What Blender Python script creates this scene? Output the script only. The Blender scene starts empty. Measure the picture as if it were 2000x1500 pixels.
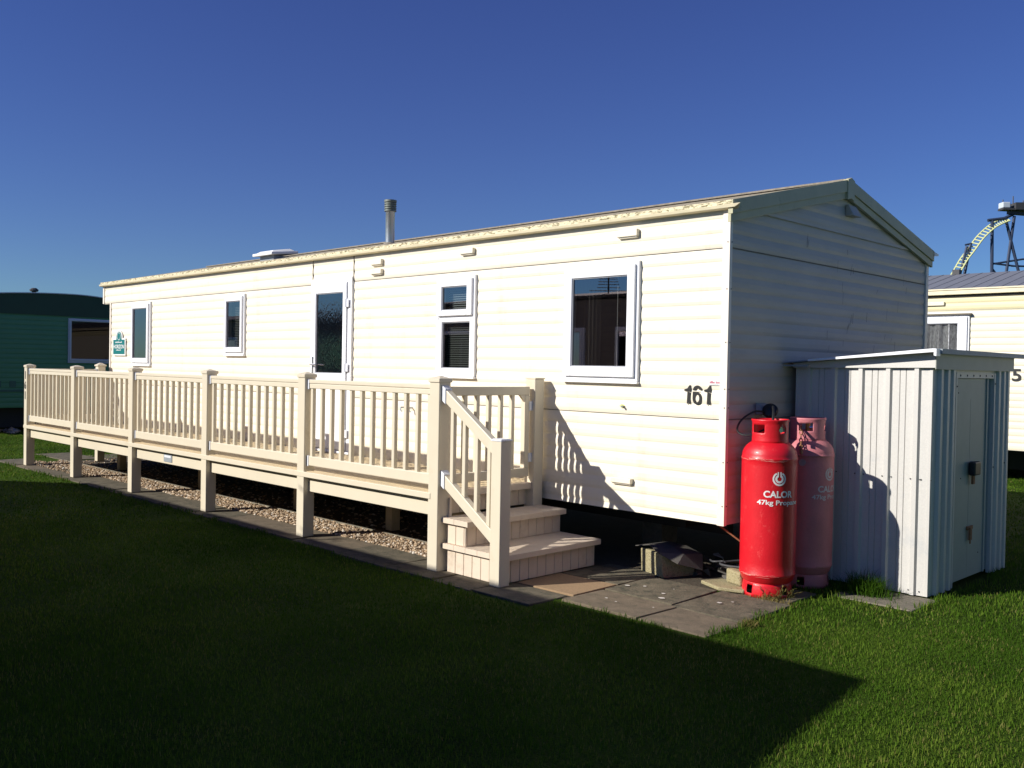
import bpy, bmesh, math, random
import numpy as np
from mathutils import Vector, Matrix

random.seed(7)
rng = np.random.default_rng(7)
sc = bpy.context.scene
R = math.radians

# ------------------------------------------------------------------ camera
cam = bpy.data.cameras.new('camera')
cam.sensor_width = 36.0
cam.lens = 32.8
cam.clip_start = 0.05
cam.clip_end = 2000
camo = bpy.data.objects.new('camera', cam)
sc.collection.objects.link(camo)
camo.matrix_world = Matrix((
    (0.70449487, -0.0251738217, 0.70926247, 3.8265436),
    (0.70947444, -0.00071522678, -0.7047308, -6.06329677),
    (0.01824805, 0.999682833, 0.01735631, 1.63108576),
    (0, 0, 0, 1)))
sc.camera = camo

# ------------------------------------------------------------------ light
SUN_EL, SUN_ROT = R(29.3), R(207.5)
w = bpy.data.worlds.new('World')
sc.world = w
w.use_nodes = True
nt = w.node_tree
sky = nt.nodes.new('ShaderNodeTexSky')
sky.sky_type = 'NISHITA'
sky.sun_disc = False
sky.sun_elevation = SUN_EL
sky.sun_rotation = SUN_ROT
sky.air_density = 1.0
sky.dust_density = 0.0
sky.ozone_density = 3.0
hs = nt.nodes.new('ShaderNodeHueSaturation')
hs.inputs['Saturation'].default_value = 1.3
tint = nt.nodes.new('ShaderNodeMix')
tint.data_type = 'RGBA'
tint.blend_type = 'MULTIPLY'
tint.inputs['Factor'].default_value = 1.0
tint.inputs['B'].default_value = (1.16, 0.88, 1.32, 1)
sep = nt.nodes.new('ShaderNodeSeparateColor')
cmb = nt.nodes.new('ShaderNodeCombineColor')
pw = nt.nodes.new('ShaderNodeMath')
pw.operation = 'POWER'
pw.inputs[1].default_value = 0.6
nt.links.new(hs.outputs[0], sep.inputs[0])
nt.links.new(sep.outputs[0], pw.inputs[0])
nt.links.new(pw.outputs[0], cmb.inputs[0])
nt.links.new(sep.outputs[1], cmb.inputs[1])
nt.links.new(sep.outputs[2], cmb.inputs[2])
nt.links.new(sky.outputs[0], hs.inputs['Color'])
nt.links.new(cmb.outputs[0], tint.inputs['A'])
nt.links.new(tint.outputs['Result'], nt.nodes['Background'].inputs[0])
nt.nodes['Background'].inputs[1].default_value = 0.05
sun = bpy.data.lights.new('sun', 'SUN')
sun.energy = 5.0
sun.angle = R(0.5)
sun.color = (1.0, 0.955, 0.87)
suno = bpy.data.objects.new('sun', sun)
sc.collection.objects.link(suno)
sdir = Vector((math.sin(SUN_ROT) * math.cos(SUN_EL), math.cos(SUN_ROT) * math.cos(SUN_EL), math.sin(SUN_EL)))
suno.rotation_euler = sdir.to_track_quat('Z', 'Y').to_euler()
sc.view_settings.view_transform = 'Standard'
sc.view_settings.look = 'None'
sc.view_settings.exposure = 0.35
sc.view_settings.gamma = 1.0
sc.render.engine = 'CYCLES'
sc.cycles.max_bounces = 8
sc.cycles.transparent_max_bounces = 12

# ------------------------------------------------------------------ materials
MATS = {}


def mat(name, col, rough=0.6, metal=0.0, var=0.0, vscale=4.0, col2=None, bump=0.0, bscale=60.0, spec=0.5,
        stain=None, stscale=3.0, stlo=0.6, sthi=0.75, stretch=(1, 1, 1), rvar=0.0, coat=0.0):
    """Principled material with noise-driven colour variation, stains and bump."""
    m = bpy.data.materials.new(name)
    m.use_nodes = True
    n = m.node_tree.nodes
    l = m.node_tree.links
    b = n['Principled BSDF']
    b.inputs['Roughness'].default_value = rough
    b.inputs['Metallic'].default_value = metal
    b.inputs['Specular IOR Level'].default_value = spec
    b.inputs['Coat Weight'].default_value = coat
    tc = n.new('ShaderNodeTexCoord')
    mp = n.new('ShaderNodeMapping')
    mp.inputs['Scale'].default_value = stretch
    l.new(tc.outputs['Object'], mp.inputs[0])
    cur = None
    if var or col2:
        nz = n.new('ShaderNodeTexNoise')
        nz.inputs['Scale'].default_value = vscale
        nz.inputs['Detail'].default_value = 6
        nz.inputs['Roughness'].default_value = 0.65
        l.new(mp.outputs[0], nz.inputs['Vector'])
        mr = n.new('ShaderNodeMapRange')
        mr.inputs['From Min'].default_value = 0.3
        mr.inputs['From Max'].default_value = 0.7
        l.new(nz.outputs['Fac'], mr.inputs['Value'])
        mx = n.new('ShaderNodeMix')
        mx.data_type = 'RGBA'
        a = [c * (1 - var) for c in col]
        z = list(col2) if col2 else [min(1, c * (1 + var)) for c in col]
        mx.inputs['A'].default_value = (*a, 1)
        mx.inputs['B'].default_value = (*z, 1)
        l.new(mr.outputs[0], mx.inputs['Factor'])
        cur = mx.outputs['Result']
        if rvar:
            m2 = n.new('ShaderNodeMapRange')
            m2.inputs['To Min'].default_value = rough - rvar
            m2.inputs['To Max'].default_value = rough + rvar
            l.new(nz.outputs['Fac'], m2.inputs['Value'])
            l.new(m2.outputs[0], b.inputs['Roughness'])
    if stain:
        ns = n.new('ShaderNodeTexNoise')
        ns.inputs['Scale'].default_value = stscale
        ns.inputs['Detail'].default_value = 8
        ns.inputs['Roughness'].default_value = 0.75
        l.new(mp.outputs[0], ns.inputs['Vector'])
        ms = n.new('ShaderNodeMapRange')
        ms.inputs['From Min'].default_value = stlo
        ms.inputs['From Max'].default_value = sthi
        l.new(ns.outputs['Fac'], ms.inputs['Value'])
        mx2 = n.new('ShaderNodeMix')
        mx2.data_type = 'RGBA'
        mx2.inputs['B'].default_value = (*stain, 1)
        if cur:
            l.new(cur, mx2.inputs['A'])
        else:
            mx2.inputs['A'].default_value = (*col, 1)
        l.new(ms.outputs[0], mx2.inputs['Factor'])
        cur = mx2.outputs['Result']
    if cur:
        l.new(cur, b.inputs['Base Color'])
    else:
        b.inputs['Base Color'].default_value = (*col, 1)
    if bump:
        nb = n.new('ShaderNodeTexNoise')
        nb.inputs['Scale'].default_value = bscale
        nb.inputs['Detail'].default_value = 4
        l.new(mp.outputs[0], nb.inputs['Vector'])
        bp = n.new('ShaderNodeBump')
        bp.inputs['Strength'].default_value = 1.0
        bp.inputs['Distance'].default_value = bump
        l.new(nb.outputs['Fac'], bp.inputs['Height'])
        l.new(bp.outputs[0], b.inputs['Normal'])
    MATS[name] = m
    return m


def glass_mat(name, tint=(0.5, 0.55, 0.53), refl=0.22, bump=0.0, bscale=30, stretch=(1, 1, 1)):
    m = bpy.data.materials.new(name)
    m.use_nodes = True
    n = m.node_tree.nodes
    l = m.node_tree.links
    n.remove(n['Principled BSDF'])
    out = n['Material Output']
    tr = n.new('ShaderNodeBsdfTransparent')
    tr.inputs[0].default_value = (*tint, 1)
    gl = n.new('ShaderNodeBsdfGlossy')
    gl.inputs['Roughness'].default_value = 0.0 if not bump else 0.06
    gl.inputs[0].default_value = (1.0, 0.90, 0.95, 1)
    fr = n.new('ShaderNodeFresnel')
    fr.inputs[0].default_value = 1.5
    ad = n.new('ShaderNodeMath')
    ad.operation = 'ADD'
    ad.use_clamp = True
    ad.inputs[1].default_value = refl - 0.05
    l.new(fr.outputs[0], ad.inputs[0])
    mx = n.new('ShaderNodeMixShader')
    l.new(ad.outputs[0], mx.inputs[0])
    l.new(tr.outputs[0], mx.inputs[1])
    l.new(gl.outputs[0], mx.inputs[2])
    l.new(mx.outputs[0], out.inputs[0])
    if bump:
        tc = n.new('ShaderNodeTexCoord')
        mp = n.new('ShaderNodeMapping')
        mp.inputs['Scale'].default_value = stretch
        nb = n.new('ShaderNodeTexNoise')
        nb.inputs['Scale'].default_value = bscale
        bp = n.new('ShaderNodeBump')
        bp.inputs['Distance'].default_value = bump
        l.new(tc.outputs['Object'], mp.inputs[0])
        l.new(mp.outputs[0], nb.inputs['Vector'])
        l.new(nb.outputs['Fac'], bp.inputs['Height'])
        l.new(bp.outputs[0], gl.inputs['Normal'])
        l.new(bp.outputs[0], fr.inputs['Normal'])
    MATS[name] = m
    return m


CREAM = (0.80, 0.735, 0.60)
mat('siding', CREAM, 0.5, var=0.03, vscale=1.5, stain=(0.66, 0.56, 0.40), stscale=1.6, stlo=0.54, sthi=0.85, bump=0.0012, bscale=5, stretch=(2.2, 2.2, .5))
mat('siding_shaded', (0.47, 0.435, 0.375), 0.55, var=0.06, vscale=2.2, stain=(0.36, 0.35, 0.31), stscale=1.6, stlo=0.55, sthi=0.85, bump=0.001, bscale=9, stretch=(1, 1, 3))  # darker copy of the cream siding: end wall shade put into the colour
mat('corner_trim', (0.80, 0.72, 0.62), 0.45, var=0.04, vscale=6)
mat('rub', (0.12, 0.11, 0.12), 0.8, var=0.3, vscale=40)
mat('seam', (0.17, 0.15, 0.12), 0.8, var=0.2, vscale=10)
mat('fascia_green', (0.43, 0.41, 0.26), 0.55, var=0.08, vscale=5, stain=(0.2, 0.22, 0.14), stscale=7, stlo=0.6, sthi=0.8)
mat('gutter', (0.74, 0.66, 0.46), 0.55, var=0.08, vscale=8)
mat('roof_edge', (0.70, 0.62, 0.42), 0.7, var=0.1, vscale=8, stain=(0.15, 0.125, 0.05), stscale=26, stlo=0.49, sthi=0.56, bump=0.004, bscale=60, stretch=(.6, 2, 2))
mat('roof_tile', (0.17, 0.15, 0.12), 0.85, col2=(0.30, 0.26, 0.21), vscale=25, bump=0.006, bscale=45, stain=(0.12, 0.12, 0.07), stscale=9, stlo=0.55, sthi=0.7)
mat('upvc', (0.86, 0.87, 0.90), 0.3, var=0.015, vscale=5)
mat('gasket', (0.04, 0.04, 0.045), 0.6)
mat('grey_gap', (0.30, 0.31, 0.34), 0.5)
glass_mat('glass', (0.62, 0.64, 0.63), 0.23)
glass_mat('obscure_glass', (0.10, 0.16, 0.15), 0.22, bump=0.0012, bscale=60, stretch=(1, 1, 0.35))
glass_mat('glass_dim', (0.3, 0.3, 0.3), 0.025)
mat('dark_room', (0.035, 0.03, 0.026), 0.9)
mat('blind', (0.20, 0.21, 0.20), 0.6)
mat('blind_pale', (0.42, 0.46, 0.47), 0.6)
mat('curtain', (0.07, 0.062, 0.055), 0.9)
mat('net', (0.80, 0.81, 0.84), 0.9, col2=(0.20, 0.20, 0.21), vscale=14, stretch=(4, 1, 1.2))
mat('chassis', (0.02, 0.02, 0.02), 0.8)
mat('vinyl', (0.66, 0.59, 0.455), 0.42, var=0.03, vscale=3, stain=(0.55, 0.45, 0.30), stscale=3.5, stlo=0.6, sthi=0.9)
mat('vinyl_step', (0.68, 0.57, 0.45), 0.5, var=0.05, vscale=6, stain=(0.40, 0.31, 0.22), stscale=5, stlo=0.55, sthi=0.85, bump=0.001, bscale=50)
mat('deck_board', (0.50, 0.40, 0.25), 0.6, var=0.1, vscale=8, stain=(0.34, 0.27, 0.17), stscale=6, stlo=0.5, sthi=0.8, stretch=(0.5, 4, 1))
mat('bracket', (0.72, 0.74, 0.80), 0.4)
mat('black_paint', (0.012, 0.012, 0.012), 0.45)
mat('red_paint', (0.60, 0.007, 0.016), 0.42, var=0.10, vscale=5, stain=(0.75, 0.10, 0.09), stscale=16, stlo=0.58, sthi=0.80, bump=0.0012, bscale=90, rvar=0.1, coat=0.1)
mat('pink_paint', (0.52, 0.17, 0.19), 0.6, var=0.12, vscale=5, stain=(0.12, 0.04, 0.03), stscale=18, stlo=0.66, sthi=0.72, bump=0.0016, bscale=80)
mat('scuff', (0.85, 0.35, 0.3), 0.7, var=0.1)
mat('rust', (0.20, 0.08, 0.035), 0.85, col2=(0.35, 0.17, 0.08), vscale=60, bump=0.002, bscale=150)
mat('brass', (0.45, 0.33, 0.13), 0.35, 0.9)
mat('chrome', (0.75, 0.75, 0.75), 0.25, 1.0)
mat('rubber', (0.012, 0.012, 0.013), 0.45)
mat('white_print', (0.80, 0.78, 0.76), 0.5)
mat('print_faded', (0.58, 0.50, 0.52), 0.6, var=0.1, vscale=50)
mat('galv', (0.56, 0.545, 0.515), 0.5, 0.12, var=0.07, vscale=110, stain=(0.40, 0.42, 0.44), stscale=4, stlo=0.55, sthi=0.9, bump=0.0004, bscale=200, rvar=0.1)
mat('galv_dark', (0.30, 0.33, 0.36), 0.6, 0.3, var=0.1, vscale=30)
mat('shed_door', (0.34, 0.37, 0.34), 0.55, 0.1, var=0.05, vscale=5, stain=(0.28, 0.32, 0.30), stscale=3, stlo=0.55, sthi=0.85)
mat('shed_fascia', (0.34, 0.36, 0.32), 0.55, 0.1, var=0.06, vscale=6)
mat('steel_flue', (0.55, 0.56, 0.57), 0.35, 0.9, var=0.05, vscale=10)
mat('cowl', (0.17, 0.19, 0.17), 0.6, 0.3)
mat('vent_white', (0.80, 0.80, 0.78), 0.5, var=0.04)
mat('teal', (0.0, 0.15, 0.15), 0.45)
mat('lichen', (0.60, 0.62, 0.20), 0.9)
mat('concrete', (0.13, 0.115, 0.085), 0.9, col2=(0.22, 0.19, 0.14), vscale=30, stain=(0.10, 0.10, 0.07), stscale=10, stlo=0.5, sthi=0.7, bump=0.006, bscale=90)
mat('block_face', (0.27, 0.23, 0.11), 0.95, col2=(0.42, 0.37, 0.23), vscale=80, stain=(0.12, 0.10, 0.05), stscale=60, stlo=0.56, sthi=0.62, bump=0.008, bscale=140)
mat('felt', (0.085, 0.078, 0.068), 0.75, var=0.2, vscale=12, bump=0.002)
mat('felt_pale', (0.36, 0.35, 0.32), 0.8, var=0.1)
mat('slab', (0.070, 0.060, 0.038), 0.92, col2=(0.150, 0.125, 0.084), vscale=7, stain=(0.035, 0.036, 0.022), stscale=11, stlo=0.50, sthi=0.66, bump=0.006, bscale=55)
mat('slab_sand', (0.27, 0.18, 0.10), 0.92, var=0.15, vscale=60, stain=(0.14, 0.10, 0.06), stscale=6, stlo=0.55, sthi=0.8, bump=0.003, bscale=120)
mat('slab_brown', (0.100, 0.080, 0.052), 0.92, col2=(0.180, 0.138, 0.092), vscale=8, stain=(0.055, 0.05, 0.03), stscale=13, stlo=0.5, sthi=0.8, bump=0.003, bscale=90)
mat('spot', (0.55, 0.52, 0.47), 0.9)
mat('soil', (0.045, 0.035, 0.022), 0.95, col2=(0.07, 0.055, 0.035), vscale=9, bump=0.01, bscale=40)
mat('green_wall', (0.065, 0.235, 0.120), 0.5, var=0.06, vscale=3)
mat('green_roof', (0.012, 0.055, 0.030), 0.6, var=0.1, vscale=3)
mat('green_trim', (0.03, 0.12, 0.09), 0.5)
mat('frame_grey', (0.55, 0.60, 0.66), 0.4)
mat('yellow_band', (0.70, 0.63, 0.38), 0.55, var=0.03)
mat('cream_far', (0.74, 0.69, 0.55), 0.55, var=0.03)
mat('slate_roof', (0.17, 0.18, 0.21), 0.6, var=0.08, vscale=4, stretch=(3, 1, 1))
mat('steel_blue', (0.035, 0.05, 0.095), 0.5, 0.2)
mat('track_yellow', (0.60, 0.62, 0.30), 0.5)
mat('machinery', (0.05, 0.05, 0.055), 0.6)
mat('wall_tan', (0.20, 0.17, 0.135), 0.6, var=0.05)
mat('brown_band', (0.10, 0.085, 0.065), 0.6)
mat('stone_pale', (0.40, 0.34, 0.25), 0.9, var=0.2, vscale=20)
mat('sticker_red', (0.45, 0.04, 0.10), 0.5)


def attr_mat(name, stops, rough=0.6, trans=0.0):
    m = bpy.data.materials.new(name)
    m.use_nodes = True
    n = m.node_tree.nodes
    l = m.node_tree.links
    b = n['Principled BSDF']
    a = n.new('ShaderNodeAttribute')
    a.attribute_name = 'rnd'
    r = n.new('ShaderNodeValToRGB')
    while len(r.color_ramp.elements) < len(stops):
        r.color_ramp.elements.new(0.5)
    for e, (p, c) in zip(r.color_ramp.elements, stops):
        e.position = p
        e.color = (*c, 1)
    l.new(a.outputs['Fac'], r.inputs[0])
    l.new(r.outputs[0], b.inputs['Base Color'])
    b.inputs['Roughness'].default_value = rough
    b.inputs['Specular IOR Level'].default_value = 0.08 if trans else 0.3
    if trans:
        t = n.new('ShaderNodeBsdfTranslucent')
        l.new(r.outputs[0], t.inputs[0])
        mx = n.new('ShaderNodeMixShader')
        mx.inputs[0].default_value = trans
        l.new(b.outputs[0], mx.inputs[1])
        l.new(t.outputs[0], mx.inputs[2])
        l.new(mx.outputs[0], n['Material Output'].inputs[0])
    MATS[name] = m
    return m


attr_mat('grass_blade', [(0.0, (0.022, 0.064, 0.004)), (0.40, (0.066, 0.140, 0.010)), (0.85, (0.165, 0.235, 0.030)), (1.0, (0.20, 0.20, 0.055))], 0.7, 0.35)
attr_mat('pebble', [(0.0, (0.13, 0.09, 0.06)), (0.3, (0.30, 0.21, 0.13)), (0.6, (0.42, 0.30, 0.19)), (0.85, (0.55, 0.44, 0.32)), (1.0, (0.62, 0.58, 0.52))], 0.8)
attr_mat('weed', [(0.0, (0.05, 0.07, 0.012)), (0.5, (0.16, 0.14, 0.04)), (1.0, (0.30, 0.22, 0.10))], 0.7, 0.2)

# ------------------------------------------------------------------ mesh helpers
IDM = Matrix.Identity(4)


class MB:
    def __init__(s, T=None):
        s.v = []
        s.f = []
        s.m = []
        s.T = T
        s.mi = 0

    def add(s, verts, faces, mi=None):
        o = len(s.v)
        if s.T is not None:
            verts = [tuple(s.T @ Vector(p)) for p in verts]
        s.v += [tuple(p) for p in verts]
        s.f += [tuple(i + o for i in f) for f in faces]
        s.m += [s.mi if mi is None else mi] * len(faces)

    def box(s, x0, x1, y0, y1, z0, z1, mi=None):
        x0, x1 = min(x0, x1), max(x0, x1)
        y0, y1 = min(y0, y1), max(y0, y1)
        z0, z1 = min(z0, z1), max(z0, z1)
        s.add([(x0, y0, z0), (x1, y0, z0), (x1, y1, z0), (x0, y1, z0), (x0, y0, z1), (x1, y0, z1), (x1, y1, z1), (x0, y1, z1)],
              [(0, 3, 2, 1), (4, 5, 6, 7), (0, 1, 5, 4), (1, 2, 6, 5), (2, 3, 7, 6), (3, 0, 4, 7)], mi)

    def hexa(s, p, mi=None):
        """eight corners: bottom ring then top ring"""
        s.add(p, [(0, 3, 2, 1), (4, 5, 6, 7), (0, 1, 5, 4), (1, 2, 6, 5), (2, 3, 7, 6), (3, 0, 4, 7)], mi)

    def prism(s, poly, axis, a, b, mi=None):
        """extrude a 2-D polygon along axis from a to b. poly in the other two axes (in xyz order)"""
        n = len(poly)

        def P(q, t):
            return (t, q[0], q[1]) if axis == 'x' else ((q[0], t, q[1]) if axis == 'y' else (q[0], q[1], t))
        vs = [P(q, a) for q in poly] + [P(q, b) for q in poly]
        fs = [tuple(range(n)), tuple(range(2 * n - 1, n - 1, -1))]
        fs += [(i, i + n, (i + 1) % n + n, (i + 1) % n) for i in range(n)]
        s.add(vs, fs, mi)

    def bar(s, p, q, wd, ht, mi=None, up=(0, 0, 1)):
        """rectangular bar from p to q"""
        p = Vector(p)
        q = Vector(q)
        d = (q - p).normalized()
        u = Vector(up)
        sd = d.cross(u)
        if sd.length < 1e-4:
            sd = Vector((1, 0, 0))
        sd.normalize()
        u = sd.cross(d)
        c = []
        for e in (p, q):
            for a, b in ((-1, -1), (1, -1), (1, 1), (-1, 1)):
                c.append(e + sd * a * wd / 2 + u * b * ht / 2)
        s.add(c, [(0, 1, 2, 3), (7, 6, 5, 4), (0, 4, 5, 1), (1, 5, 6, 2), (2, 6, 7, 3), (3, 7, 4, 0)], mi)

    def tube(s, pts, r, n=10, mi=None, caps=True):
        pts = [Vector(p) for p in pts]
        rs = r if isinstance(r, (list, tuple)) else [r] * len(pts)
        vs = []
        prev = None
        for i, p in enumerate(pts):
            d = (pts[min(i + 1, len(pts) - 1)] - pts[max(i - 1, 0)]).normalized()
            if prev is None:
                a = d.cross(Vector((0, 0, 1)))
                if a.length < 1e-3:
                    a = d.cross(Vector((1, 0, 0)))
            else:
                a = prev - d * prev.dot(d)
            a.normalize()
            prev = a
            b = d.cross(a)
            for k in range(n):
                t = 2 * math.pi * k / n
                vs.append(p + (a * math.cos(t) + b * math.sin(t)) * rs[i])
        fs = []
        for i in range(len(pts) - 1):
            for k in range(n):
                fs.append((i * n + k, i * n + (k + 1) % n, (i + 1) * n + (k + 1) % n, (i + 1) * n + k))
        if caps:
            fs.append(tuple(range(n - 1, -1, -1)))
            fs.append(tuple((len(pts) - 1) * n + k for k in range(n)))
        s.add(vs, fs, mi)

    def lathe(s, c, prof, n=48, mi=None, cap0=False, cap1=False):
        cx, cy = c
        vs = []
        for r, z in prof:
            for k in range(n):
                t = 2 * math.pi * k / n
                vs.append((cx + r * math.cos(t), cy + r * math.sin(t), z))
        fs = []
        for i in range(len(prof) - 1):
            for k in range(n):
                fs.append((i * n + k, i * n + (k + 1) % n, (i + 1) * n + (k + 1) % n, (i + 1) * n + k))
        if cap0:
            fs.append(tuple(range(n - 1, -1, -1)))
        if cap1:
            fs.append(tuple((len(prof) - 1) * n + k for k in range(n)))
        s.add(vs, fs, mi)


def tag(o, label=None, cat=None, group=None, kind=None):
    if label:
        o['label'] = label
    if cat:
        o['category'] = cat
    if group:
        o['group'] = group
    if kind:
        o['kind'] = kind
    return o


def link_mesh(name, me, parent=None):
    o = bpy.data.objects.new(name, me)
    sc.collection.objects.link(o)
    if parent is not None:
        o.parent = parent
        if parent.type == 'EMPTY':
            # mesh is written in world coordinates: undo the thing's own placement
            o.matrix_parent_inverse = parent.matrix_basis.inverted()
    return o


def obj(name, mb, mats, parent=None, bevel=0.0, smooth=False, seg=2):
    me = bpy.data.meshes.new(name)
    me.from_pydata(mb.v, [], mb.f)
    if not isinstance(mats, (list, tuple)):
        mats = [mats]
    for m in mats:
        me.materials.append(MATS[m])
    if len(mats) > 1:
        me.polygons.foreach_set('material_index', mb.m)
    me.validate()
    bm = bmesh.new()
    bm.from_mesh(me)
    bmesh.ops.recalc_face_normals(bm, faces=bm.faces)
    bm.to_mesh(me)
    bm.free()
    if smooth:
        me.shade_smooth()
        try:
            me.set_sharp_from_angle(angle=R(35))
        except Exception:
            pass
    o = link_mesh(name, me, parent)
    if bevel:
        b = o.modifiers.new('bevel', 'BEVEL')
        b.width = bevel
        b.segments = seg
        b.limit_method = 'ANGLE'
        b.angle_limit = R(40)
    return o


def thing(name, label, cat, loc, group=None, rotz=0.0):
    o = bpy.data.objects.new(name, None)
    sc.collection.objects.link(o)
    o.location = loc
    o.rotation_euler = (0, 0, rotz)
    o.matrix_basis = Matrix.Translation(loc) @ Matrix.Rotation(rotz, 4, 'Z')
    o.empty_display_size = 0.2
    return tag(o, label, cat, group)


def text_mesh(txt, size=1.0, extrude=0.0, bold=0.0, spacing=1.0):
    cu = bpy.data.curves.new('t', 'FONT')
    cu.body = txt
    cu.size = size
    cu.extrude = extrude
    cu.offset = bold
    cu.space_character = spacing
    cu.resolution_u = 4
    o = bpy.data.objects.new('t', cu)
    sc.collection.objects.link(o)
    dg = bpy.context.evaluated_depsgraph_get()
    me = bpy.data.meshes.new_from_object(o.evaluated_get(dg))
    bpy.data.objects.remove(o)
    return me


def text_fit(txt, width, height, depth=0.002, bold=0.0):
    """text mesh centred on the origin in its x-y plane, scaled to width x height"""
    me = text_mesh(txt, 1.0, 0.0, bold)
    co = np.zeros(len(me.vertices) * 3)
    me.vertices.foreach_get('co', co)
    co = co.reshape(-1, 3)
    lo, hi = co.min(0), co.max(0)
    co[:, 0] = (co[:, 0] - (lo[0] + hi[0]) / 2) * width / (hi[0] - lo[0])
    co[:, 1] = (co[:, 1] - (lo[1] + hi[1]) / 2) * height / (hi[1] - lo[1])
    me.vertices.foreach_set('co', co.ravel())
    return me


def place_text(name, me, M, material, parent, depth=0.0):
    if depth:
        bm = bmesh.new()
        bm.from_mesh(me)
        r = bmesh.ops.extrude_face_region(bm, geom=list(bm.faces))
        vs = [g for g in r['geom'] if isinstance(g, bmesh.types.BMVert)]
        bmesh.ops.translate(bm, verts=vs, vec=(0, 0, depth))
        bmesh.ops.recalc_face_normals(bm, faces=bm.faces)
        bm.to_mesh(me)
        bm.free()
    me.transform(M)
    me.materials.clear()
    me.materials.append(MATS[material])
    return link_mesh(name, me, parent)


def wrap_text(me, cx, cy, rad, ang, z, parent, name, material):
    """bend a flat text mesh round a vertical cylinder"""
    bm = bmesh.new()
    bm.from_mesh(me)
    xs = [v.co.x for v in bm.verts]
    x = min(xs)
    while x < max(xs):
        bmesh.ops.bisect_plane(bm, geom=bm.verts[:] + bm.edges[:] + bm.faces[:], plane_co=(x, 0, 0), plane_no=(1, 0, 0))
        x += 0.008
    for v in bm.verts:
        t = ang + v.co.x / rad
        v.co = Vector((cx + rad * math.cos(t), cy + rad * math.sin(t), z + v.co.y))
    bm.to_mesh(me)
    bm.free()
    me.materials.clear()
    me.materials.append(MATS[material])
    return link_mesh(name, me, parent)


COURSE = 0.1075


def course_depth(z, base):
    """outward bulge (m) of the shiplap cladding at height z; grooves fall every COURSE from base"""
    t = ((z - base) / COURSE) % 1.0
    pts = [(0, 0.0), (0.05, 0.0), (0.16, 0.0040), (0.32, 0.0068), (0.62, 0.0064), (0.90, 0.002), (1.0, 0.0)]
    for (a, p), (b, q) in zip(pts, pts[1:]):
        if a <= t <= b:
            return p + (q - p) * (t - a) / (b - a)
    return 0


def siding(mb, u0, u1, z0, z1, base, P, holes=(), seams=(), top=None):
    """clad wall: u runs along the wall, P(u, z, d) gives the point d proud of it. top(u): roof line."""
    us = sorted({u0, u1, *[h[0] for h in holes], *[h[1] for h in holes]})
    us = [u for u in us if u0 <= u <= u1]
    if top:
        k = 40
        us = sorted(set(us) | {u0 + (u1 - u0) * i / k for i in range(k + 1)})
    for a, b in zip(us, us[1:]):
        mid = (a + b) / 2
        cuts = sorted([(h[2], h[3]) for h in holes if h[0] < mid < h[1]])
        rng_ = []
        lo = z0
        for c0, c1 in cuts:
            if c0 > lo:
                rng_.append((lo, c0))
            lo = max(lo, c1)
        zt = z1 if not top else max(top(a), top(b))
        if zt > lo:
            rng_.append((lo, zt))
        for s0, s1 in rng_:
            zs = {s0, s1}
            k = math.floor((s0 - base) / COURSE) - 1
            while base + k * COURSE < s1:
                for f in (0, 0.05, 0.14, 0.30, 0.62, 0.90):
                    z = base + (k + f) * COURSE
                    if s0 < z < s1:
                        zs.add(z)
                k += 1
            zs = sorted(zs)
            vs = []
            for z in zs:
                d = course_depth(z, base)
                for uu in (a, b):
                    zz = min(z, top(uu)) if top else z
                    vs.append(P(uu, zz, d))
            fs = [(2 * i, 2 * i + 1, 2 * i + 3, 2 * i + 2) for i in range(len(zs) - 1)]
            mb.add(vs, fs)


# ================================================================== SETTING
def sheet(name, poly, z, material, thick=0.0):
    mb = MB()
    if thick:
        mb.prism(poly, 'z', z - thick, z)
    else:
        mb.add([(x, y, z) for x, y in poly], [tuple(range(len(poly)))])
    o = obj(name, mb, material)
    tag(o, kind='structure')
    return o


# lawn sheet to the horizon with its own colour variation
m = bpy.data.materials.new('lawn')
m.use_nodes = True
n = m.node_tree.nodes
l = m.node_tree.links
b = n['Principled BSDF']
b.inputs['Roughness'].default_value = 0.9
b.inputs['Specular IOR Level'].default_value = 0.1
tc = n.new('ShaderNodeTexCoord')
n1 = n.new('ShaderNodeTexNoise')
n1.inputs['Scale'].default_value = 0.9
n1.inputs['Detail'].default_value = 8
n2 = n.new('ShaderNodeTexNoise')
n2.inputs['Scale'].default_value = 80
n2.inputs['Detail'].default_value = 3
mx = n.new('ShaderNodeMix')
mx.data_type = 'RGBA'
mx.inputs['A'].default_value = (0.018, 0.042, 0.002, 1)
mx.inputs['B'].default_value = (0.065, 0.115, 0.008, 1)
ad = n.new('ShaderNodeMath')
ad.operation = 'ADD'
l.new(tc.outputs['Object'], n1.inputs['Vector'])
l.new(tc.outputs['Object'], n2.inputs['Vector'])
l.new(n1.outputs['Fac'], ad.inputs[0])
l.new(n2.outputs['Fac'], ad.inputs[1])
mr = n.new('ShaderNodeMapRange')
mr.inputs['From Min'].default_value = 0.75
mr.inputs['From Max'].default_value = 1.3
l.new(ad.outputs[0], mr.inputs['Value'])
l.new(mr.outputs[0], mx.inputs['Factor'])
l.new(mx.outputs['Result'], b.inputs['Base Color'])
bp = n.new('ShaderNodeBump')
bp.inputs['Distance'].default_value = 0.03
l.new(n2.outputs['Fac'], bp.inputs['Height'])
l.new(bp.outputs[0], b.inputs['Normal'])
MATS['lawn'] = m
sheet('ground', [(-600, -600), (600, -600), (600, 600), (-600, 600)], -0.012, 'lawn')
sheet('soil_bed', [(-11.9, -1.10), (-0.4, -1.10), (-0.1, -0.4), (0.1, 0.35), (0.2, 3.9), (-11.9, 3.9)], -0.008, 'soil')


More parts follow.
